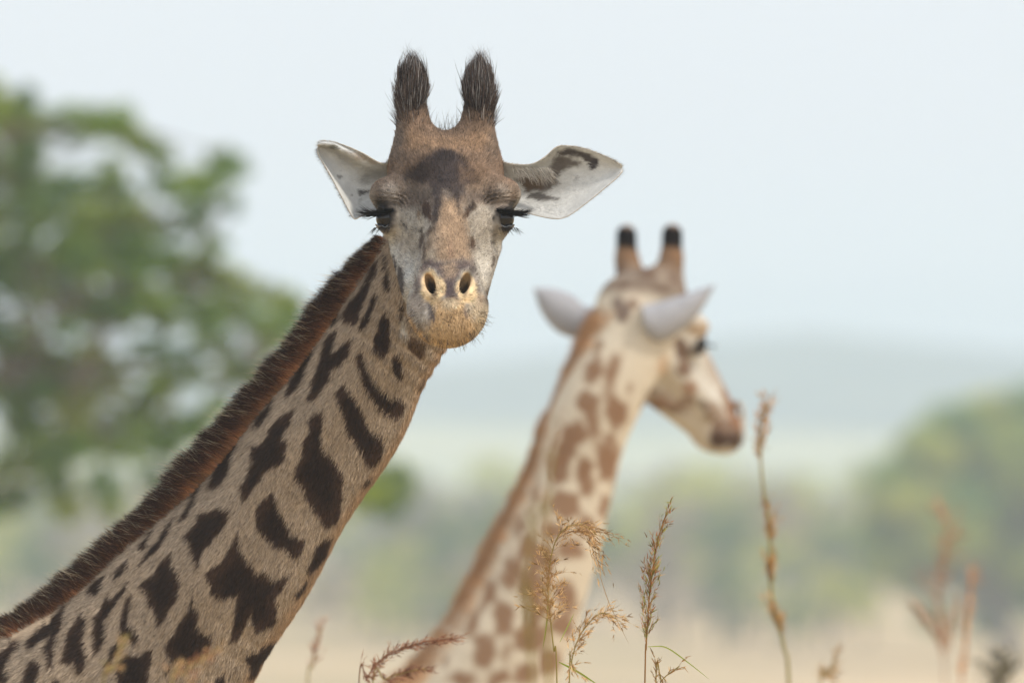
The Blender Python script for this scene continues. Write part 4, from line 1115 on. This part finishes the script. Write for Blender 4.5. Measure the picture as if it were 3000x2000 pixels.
# open tree at the left, about a hundred metres off
DT = 78.0
def z8(x, y, r): return (x*0.638, 150+y*0.638, r*0.638)
CL = [z8(*c) for c in ((20,250,70),(60,370,80),(-90,300,130),(480,330,105),(560,300,70),(330,390,60),(120,580,110),(300,630,110),(520,640,110),(-60,520,120),(180,740,120),(420,770,120),(600,760,100),(-40,760,130),
      (720,480,60),(900,600,90),(1080,540,75),(1010,480,60),(920,700,80),(1060,700,60),(780,620,80),(880,800,80),(120,980,130),(330,930,130),(560,920,110),(-50,1000,130),(780,960,110),(400,1150,120),(230,1110,90),(640,1110,110),
      (860,1060,90),(1080,1080,95),(1210,1110,75),(960,1190,100),(760,1230,90),(560,1240,70),(300,1260,80),(150,1150,70),(-60,1250,100),(1180,1230,90),(60,1400,70),(280,1400,70),(1000,1330,90),(850,1400,80),(620,1420,60),(420,1480,60),(760,1540,70),(180,1560,80),(1040,1480,70),
      (330,1650,100),(480,1720,80),(620,1640,70),(150,1700,80),(-40,1560,100),(350,1820,70),(880,1700,70),(1000,1640,60),(250,1560,60))]
CL += [(40,1460,60),(190,1480,60),(-80,1480,80),(330,1490,45)]
CL += [(60,1250,60),(200,1300,60),(350,1330,60),(480,1300,55),(150,1400,60),(300,1420,60),(20,1370,60),(450,1400,50),(560,1260,50),(80,1150,60),(240,1180,55)]
CL += [(1090,1440,60),(1150,1490,50),(1120,1400,75),(1180,1440,45),(1060,1450,60),(1010,1370,60),(930,1330,60),(-250,700,220),(-350,1000,220),(-300,450,180),(-500,800,260),(-600,500,230),(-450,1250,200),(-650,1100,240)]
r_ = np.random.default_rng(5)
CROWN = np.array([(-150,210),(330,290),(470,420),(690,470),(750,560),(640,680),(690,790),(900,850),(930,1050),(800,1280),(420,1380),(-150,1420)], float)
GAPS = [(185,465,85),(760,740,110),(30,940,45),(125,975,45),(400,1040,35),(60,1090,40),(170,590,25),(450,590,40),(560,1200,60),(300,1230,60)]
q = np.stack([r_.uniform(-150, 940, 460), r_.uniform(210, 1420, 460)], 1)
q = q[poly_sd(q, CROWN) < -25]
for gx, gy, gr in GAPS: q = q[np.hypot(q[:, 0]-gx, q[:, 1]-gy) > gr]
CL += [(a, b, c) for (a, b), c in zip(q, r_.uniform(26, 48, len(q)))]
cl = [np.append(at(x, y, DT+r_.uniform(-1.4, 1.4)), r*PXA*DT*1.12) for x, y, r in CL]
bx = at(-1100, 0, DT)[0]; base = np.array([bx, DT, float(terrain(bx, DT))])
GREENS = [(140, 166, 62), (120, 152, 60), (160, 176, 60), (106, 136, 70), (130, 150, 78)]
tm, lm = tree_meshes(cl, base, 0.13, 20000, 0.027, GREENS, 11, limb=0.2, fk=(0.15, 0.88))
tree('acacia_tree', tm, lm, tuple(base), 'big open green tree beside the mane of the near giraffe, sky showing through it', 'tree', 'trees on the plain')

# broad rounded tree on the right, about three hundred metres off
DR = 310.0
CR = [(2620,1400,90),(2700,1300,90),(2800,1240,100),(2910,1220,110),(3040,1200,120),(2760,1420,110),(2900,1400,120),(3050,1380,130),(2640,1540,110),(2790,1560,120),(2960,1560,130),(2580,1480,60),(2700,1680,110),(2860,1700,110),(3020,1720,130),(3180,1300,150),(3180,1560,160),(2600,1650,80),(2740,1800,70),(2900,1820,70),(2850,1310,110),(2960,1300,110),(2690,1470,100),(2830,1480,110),(3000,1470,120),(2880,1620,110),(2560,1560,70),(2980,1640,110),(2660,1380,80),(2760,1330,80)]
cr = [np.append(at(x, y, DR+r_.uniform(-2.5, 2.5)), r*PXA*DR*0.9) for x, y, r in CR]
bx = at(2950, 0, DR)[0]; base = np.array([bx, DR, float(terrain(bx, DR))])
tm, lm = tree_meshes(cr, base, 0.3, 3200, 0.09, [(200, 208, 74), (176, 190, 70), (136, 164, 76), (156, 176, 70)], 21)
tree('broad_tree', tm, lm, tuple(base), 'broad rounded yellow green tree rising highest at the edge of the wood', 'tree', 'trees on the plain')

# prototypes of the wood behind
def proto(seed, w, h, cols, name, label):
    r_ = np.random.default_rng(seed); cl = []
    for k in range(15):
        a = r_.uniform(0, 2*math.pi); q = r_.random()**0.6
        z = h*(0.36+0.56*r_.random()); fall = math.sqrt(max(0.05, 1-((z/h-0.45)/0.6)**2))
        cl.append((math.cos(a)*q*w*fall, math.sin(a)*q*w*fall, z, r_.uniform(0.22, 0.36)*w))
    tm, lm = tree_meshes(cl, np.zeros(3), 0.055*h*0.5, 330, 0.10, cols, seed)
    return tree(name, tm, lm, (0, 0, 0), label, 'tree', 'trees on the plain')
PROTOS = [proto(31, 2.3, 5.0, [(112, 134, 70), (98, 122, 68)], 'bush_tree', 'hazy green tree in the wood behind the giraffes'),
          proto(32, 2.6, 4.6, [(192, 198, 84), (178, 186, 78)], 'bush_tree', 'hazy yellow green tree in the wood behind the giraffes'),
          proto(33, 2.2, 4.4, [(166, 150, 130), (158, 146, 132)], 'bush_tree', 'greyish thinly leaved bush in the wood behind the giraffes')]
used = [False]*3
KIND = ('dark green tree', 'yellow green tree', 'greyish thin bush')
def where(px, far):
    if far: return 'in the pale far treeline under the hills'
    if px < 800: return 'in the hazy wood behind the near giraffe neck'
    if px < 1500: return 'in the hazy wood showing between the two giraffe necks'
    if px < 1800: return 'in the hazy wood hidden behind the rear giraffe neck'
    if px < 2230: return 'in the hazy wood between rear giraffe and tall reddish stalk'
    return 'in the hazy wood between reddish stalk and broad tree'
def place(px, D, top_py, k, wid=1.0):
    x = at(px, 0, D)[0]; g = float(terrain(x, D)); zt = at(px, top_py, D)[2]
    hgt = zt-g; h0 = (5.0, 4.6, 4.4)[k]
    sc = (hgt/h0*wid, hgt/h0)
    loc = (x, D, g-0.05); rz = random.uniform(0, 6.28)
    if not used[k]:
        used[k] = True; o = PROTOS[k]; o.location = loc; o.rotation_euler = (0, 0, rz); o.scale = (sc[0], sc[0], sc[1])
    else: o = copy_tree(PROTOS[k], loc, rz, sc)
    o['label'] = KIND[k]+' '+where(px, D > 415); o['group'] = ('dark green trees ', 'yellow green trees ', 'greyish thin bushes ')[k]+where(px, D > 415)
rr = random.Random(3)
for px, D, ty, k in [(2450,345,1480,0),(2330,360,1400,2),(2180,340,1440,0),(2060,370,1390,1),(1930,350,1430,2),(1850,380,1420,1),(2540,330,1560,0),(2260,330,1580,1),(2110,325,1620,0),(1980,330,1600,2),(2420,322,1660,1),(2160,320,1740,0),(2330,318,1740,0),
                     (1420,345,1420,0),(1290,350,1460,2),(1190,360,1500,1),(1330,335,1560,0),(1090,350,1540,0),(1210,330,1580,1),(1010,345,1620,2),(1420,330,1600,2),(900,350,1640,1),(1270,322,1700,0),(1120,325,1720,1),
                     (60,330,1560,0),(220,345,1520,2),(380,350,1500,1),(520,340,1560,0),(-80,350,1500,1),(140,360,1480,0),(660,345,1600,2),(2700,400,1420,0),(1560,360,1440,1),(1680,350,1480,0),(1750,370,1420,2)]:
    place(px, D, ty, k, rr.uniform(0.95, 1.35))
for i in range(44):
    D = rr.uniform(420, 620); place(-150+i*76+rr.uniform(-30, 30), D, rr.uniform(1335, 1420), rr.choice([0, 1, 2, 1]), rr.uniform(1.0, 1.5))

# ================================================================== GRASS STALKS
def stalk(label, pts, D, heads, cols, stem_r=0.0022, stem_cols=((128, 142, 54), (160, 140, 70)), leafs=(), seed=0, branch=(0.03, 0.07), spike=(0.008, 0.014), awn=0.0, spread=0.6, droop=0.3, depth=0.0, name='grass_stalk', per=6, sw=0.0021):
    """pts: pixel polyline from low to tip; heads: (t0, t1, number of branchlets, length factor) along the stem"""
    r_ = np.random.default_rng(seed+100)
    P = np.array([at(a, b, D+depth*i/max(1, len(pts)-1)) for i, (a, b) in enumerate(pts)])
    g = float(terrain(P[0, 0]-0.02, D)); foot = np.array([P[0, 0]-0.10*np.sign(P[1, 0]-P[0, 0]+1e-6)*0.5, D, g-0.02])
    n_extra = 4
    low = np.array([foot+(P[0]-foot)*t for t in np.linspace(0, 1, n_extra, endpoint=False)])
    C = catmull(np.vstack([low, P]), 8)
    s = np.concatenate([[0], np.cumsum(np.linalg.norm(np.diff(C, axis=0), axis=1))])
    i0 = n_extra*8
    rad = np.interp(s, [0, s[-1]], [stem_r*1.5, stem_r*0.45])
    v, f = tube(C, rad, 6)
    tt = np.repeat(s/s[-1], 6)[:, None]
    root = bpy.data.objects.new(name, None); COL.objects.link(root); root.location = (foot[0], foot[1], g)
    root['label'] = label; root['category'] = 'grass'; root['group'] = 'tall grass stalks'
    stem = part('stem', v, f, {'col': lin(stem_cols[0])*(1-tt)+lin(stem_cols[1])*tt}, M_GRASS, root)
    seg0 = s[i0]; S = []
    for (t0, t1, nb, lf) in heads:
        for _ in range(int(nb*1.2)):
            t = r_.uniform(t0, t1); sp = seg0+(s[-1]-seg0)*t
            b = np.array([np.interp(sp, s, C[:, k]) for k in range(3)])
            b2 = np.array([np.interp(min(sp+0.01, s[-1]), s, C[:, k]) for k in range(3)])-np.array([np.interp(sp-0.01, s, C[:, k]) for k in range(3)])
            T = b2/np.linalg.norm(b2); o = r_.normal(size=3); o -= T*(o@T); o /= np.linalg.norm(o)
            d = T+o*spread*r_.uniform(0.4, 1.4); d /= np.linalg.norm(d)
            L = r_.uniform(*branch)*lf; bend = np.array([0.1*r_.normal(), 0.1*r_.normal(), -droop*r_.uniform(0.5, 1.5)])
            c = lin(cols[r_.integers(len(cols))])*r_.uniform(0.7, 1.3)
            S.append(strands(b[None], d[None], L, 0.0011, r_.normal(size=(1, 3)), bend[None], 4, c[None], c[None]))
            ns = max(2, int(per*L/0.04)); q = r_.uniform(0.25, 1.0, ns)
            pp = b+d*(L*q)[:, None]+bend*(L*q*q)[:, None]
            dd = norm(d+2*bend*q[:, None]*0.6+r_.normal(0, 0.42, (ns, 3)))
            cc = np.array([lin(cols[r_.integers(len(cols))])*r_.uniform(0.6, 1.4) for _ in range(ns)])
            l = r_.uniform(spike[0], spike[1], ns)
            S.append(strands(pp, dd, l, sw, r_.normal(size=(ns, 3)), r_.normal(0, 0.08, (ns, 3)), 4, cc, cc*1.15))
            if awn:
                S.append(strands(pp, norm(dd+r_.normal(0, 0.3, (ns, 3))), l*r_.uniform(1.4, 2.6, ns)*awn, 0.0005, r_.normal(size=(ns, 3)), r_.normal(0, 0.2, (ns, 3)), 4, cc*1.2, cc*1.5))
    if S:
        v, f, A = join_np(S); part('seed_head', v, f, A, M_GRASS, root, kind='stuff', under=stem)
    for lp, lw, lc in leafs:
        Q = catmull([at(a, b, D+dd) for a, b, dd in lp], 8); n = len(Q)
        w = lw*np.sin(np.linspace(0.25, math.pi, n))**0.7; W = norm(np.cross(norm(np.gradient(Q, axis=0)), np.array([0.3, 1, 0.2])))
        mid = Q+np.array([0, 0.15, 0])*w[:, None]
        V = np.stack([Q-W*w[:, None]/2, mid, Q+W*w[:, None]/2], 1).reshape(-1, 3); i = np.arange(n-1)*3
        F = np.concatenate([np.stack([i, i+1, i+4, i+3], -1), np.stack([i+1, i+2, i+5, i+4], -1)])
        part('leaf', V, F, {'col': np.tile(lin(lc), (len(V), 1))}, M_GRASS, root)
    return root
RED = [(164, 124, 72), (138, 102, 58), (188, 152, 98), (120, 94, 54)]
STRAW = [(204, 168, 116), (180, 142, 94), (150, 118, 76), (216, 184, 136)]
ORANGE = [(206, 148, 86), (190, 130, 74), (216, 168, 110)]
# sharp stalk with two drooping plumes
stalk('sharp grass stalk with a drooping brown plume in front of the rear giraffe', [(1632,2010),(1622,1900),(1606,1740),(1608,1680),(1622,1600),(1650,1552),(1700,1535),(1748,1565)], 20.45,
      [(0.50, 1.0, 74, 1.0), (0.34, 0.52, 40, 1.15)], STRAW+STRAW+RED, seed=1, branch=(0.03, 0.075), spread=0.95, droop=0.45, awn=0.6,
      leafs=[([(1606,1745,0),(1602,1820,0),(1590,1900,0.02)],0.003,(150,160,70)), ([(1745,1640,0.0),(1775,1740,0.0),(1800,1800,0),(1845,1890,0.02)],0.0016,(190,160,120)), ([(1637,1938,0),(1690,1965,0),(1760,2010,0)],0.004,(150,165,50))])
stalk('small arching feathery grass plume beside the sharp brown plume', [(1668,2010),(1672,1950),(1690,1880),(1720,1830),(1762,1795),(1806,1812)], 20.35,
      [(0.25, 1.0, 62, 0.8)], STRAW, seed=2, branch=(0.024, 0.052), spread=0.8, droop=0.15, awn=0.5, leafs=[([(1640,1880,0),(1665,1830,0),(1682,1795,0)],0.002,(160,170,80))])
stalk('sharp upright grass stalk with narrow rust and green seed head', [(1889,2010),(1893,1900),(1896,1840),(1903,1740),(1915,1650),(1930,1570),(1956,1496)], 20.6,
      [(0.32, 1.0, 74, 1.0), (0.28, 0.62, 26, 1.5)], RED+[(140, 142, 60), (150, 146, 66), (176, 108, 60)], seed=3, branch=(0.016, 0.034), spread=0.55, droop=-0.1, awn=0.7, stem_cols=((120, 130, 46), (160, 110, 50)), stem_r=0.0026,
      leafs=[([(1898,1893,0),(1950,1895,0),(2010,1935,0),(2080,1990,0.02)],0.0025,(170,180,80))])
stalk('short rust seed head poking up beside the upright stalk', [(1920,2040),(1940,1990),(1990,1950)], 20.6, [(0.1, 1.0, 30, 0.8)], RED, seed=4, branch=(0.016, 0.034), spread=0.5, droop=0.0)
stalk('reddish feathery seed head bending over the rear giraffe mane', [(1050,2030),(1075,1985),(1112,1935),(1180,1897),(1260,1876),(1338,1868)], 19.7,
      [(0.15, 1.0, 110, 1.0)], [(150, 104, 78), (128, 86, 62), (172, 124, 92)], seed=5, branch=(0.012, 0.028), spread=0.5, droop=0.05, stem_cols=((150, 110, 70), (140, 96, 66)))
stalk('second reddish seed head under the feathery bent one', [(1090,2040),(1130,1990),(1200,1965),(1250,1958)], 19.5, [(0.1, 1.0, 60, 0.9)], [(150, 104, 78), (128, 86, 62)], seed=6, branch=(0.012, 0.026), spread=0.5, droop=0.05)
# blurred ones
stalk('tall blurred reddish grass stalk past the muzzle of the rear giraffe', [(2312,2030),(2296,1890),(2258,1720),(2256,1560),(2234,1420),(2228,1290),(2246,1180)], 17.2,
      [(0.78, 1.0, 46, 0.9), (0.60, 0.66, 14, 0.6), (0.50, 0.56, 20, 0.9), (0.36, 0.44, 22, 0.9), (0.18, 0.28, 22, 1.0)], ORANGE+RED, seed=7, branch=(0.018, 0.04), spread=0.42, droop=-0.15, stem_r=0.004, sw=0.002)
stalk('blurred branching russet grass stalk before the broad tree', [(2770,2040),(2755,1880),(2752,1750),(2762,1640),(2780,1530)], 15.0,
      [(0.5, 1.0, 32, 1.1), (0.15, 0.4, 20, 1.6)], [(178, 136, 106), (160, 120, 92), (190, 150, 118)], seed=8, branch=(0.02, 0.05), spread=0.6, droop=0.0, stem_r=0.0018, sw=0.0022, stem_cols=((160, 126, 92), (172, 128, 98)))
stalk('blurred thick orange grass stalk before the broad tree', [(2815,2040),(2828,1900),(2836,1790),(2850,1690)], 15.6,
      [(0.1, 1.0, 26, 0.8)], ORANGE, seed=9, branch=(0.016, 0.035), spread=0.35, droop=-0.2, stem_r=0.0028, sw=0.0024, stem_cols=((190, 118, 50), (196, 126, 66)))
stalk('blurred straw grass tip between the reddish stalk and the russet stalk', [(2400,2040),(2425,1980),(2452,1915)], 17.0, [(0.2, 1.0, 30, 0.8)], STRAW, seed=10, branch=(0.016, 0.03), spread=0.4, stem_r=0.003)
stalk('blurred slender pink brown grass tip right below the near giraffe throat', [(900,2040),(915,1950),(940,1835)], 17.2, [(0.3, 1.0, 34, 0.8)], [(186, 140, 116), (170, 124, 100)], seed=11, branch=(0.014, 0.03), spread=0.25, droop=-0.2, stem_r=0.003)
stalk('blurred pale grass tip in front of the near giraffe shoulder spots', [(300,2040),(330,1960),(362,1880)], 17.6, [(0.2, 1.0, 30, 0.9)], STRAW+[(150, 150, 80)], seed=12, branch=(0.014, 0.034), spread=0.45, stem_r=0.003)
stalk('blurred leaning grass twig in front of the near giraffe chest', [(500,2040),(540,1970),(590,1930),(640,1900)], 17.6, [(0.2, 1.0, 34, 1.0)], STRAW+[(190, 120, 90)], seed=13, branch=(0.014, 0.034), spread=0.6, stem_r=0.003)
stalk('blurred dark seed head low before the broad tree trunk', [(2930,2040),(2925,1990),(2935,1940)], 15.5, [(0.0, 1.0, 60, 1.1)], [(80, 78, 60), (96, 88, 62)], seed=14, branch=(0.02, 0.045), spread=0.9, stem_r=0.003)
# soft stalks in front of the rear giraffe's neck
stalk('soft olive grass stalk upright before the rear giraffe neck', [(1560,2060),(1552,1850),(1545,1680),(1560,1520)], 15.4, [(0.1, 1.0, 40, 1.2)], [(140, 120, 60), (160, 124, 78), (120, 112, 50)], seed=16, branch=(0.02, 0.045), spread=0.35, droop=-0.1, stem_r=0.004, sw=0.002)
stalk('soft russet grass stalk upright before the rear giraffe neck', [(1610,2060),(1606,1850),(1600,1600),(1612,1400),(1630,1300)], 15.8, [(0.25, 1.0, 40, 1.1)], [(170, 116, 78), (150, 100, 66), (140, 120, 60)], seed=17, branch=(0.02, 0.045), spread=0.3, droop=-0.1, stem_r=0.004, sw=0.002)

# ================================================================== HAZE
def box_mesh(lo, hi):
    x0, y0, z0 = lo; x1, y1, z1 = hi
    V = [(x0,y0,z0),(x1,y0,z0),(x1,y1,z0),(x0,y1,z0),(x0,y0,z1),(x1,y0,z1),(x1,y1,z1),(x0,y1,z1)]
    F = [(0,3,2,1),(4,5,6,7),(0,1,5,4),(1,2,6,5),(2,3,7,6),(3,0,4,7)]
    return mesh_np('haze', V, np.array(F), False)
mh = bpy.data.materials.new('pale_air'); mh.use_nodes = True
n, l = mh.node_tree.nodes, mh.node_tree.links
n.remove(n['Principled BSDF'])
pv = n.new('ShaderNodeVolumePrincipled'); pv.inputs['Color'].default_value = (0.74, 0.88, 1.0, 1)
pv.inputs['Density'].default_value = 0.0009; pv.inputs['Anisotropy'].default_value = 0.0
l.new(pv.outputs[0], n['Material Output'].inputs['Volume'])
obj('haze', box_mesh((-3200, -60, -6), (3200, 2600, 26)), mh, kind='stuff', label='pale blue haze lying over the plain and the hills', cat='haze')
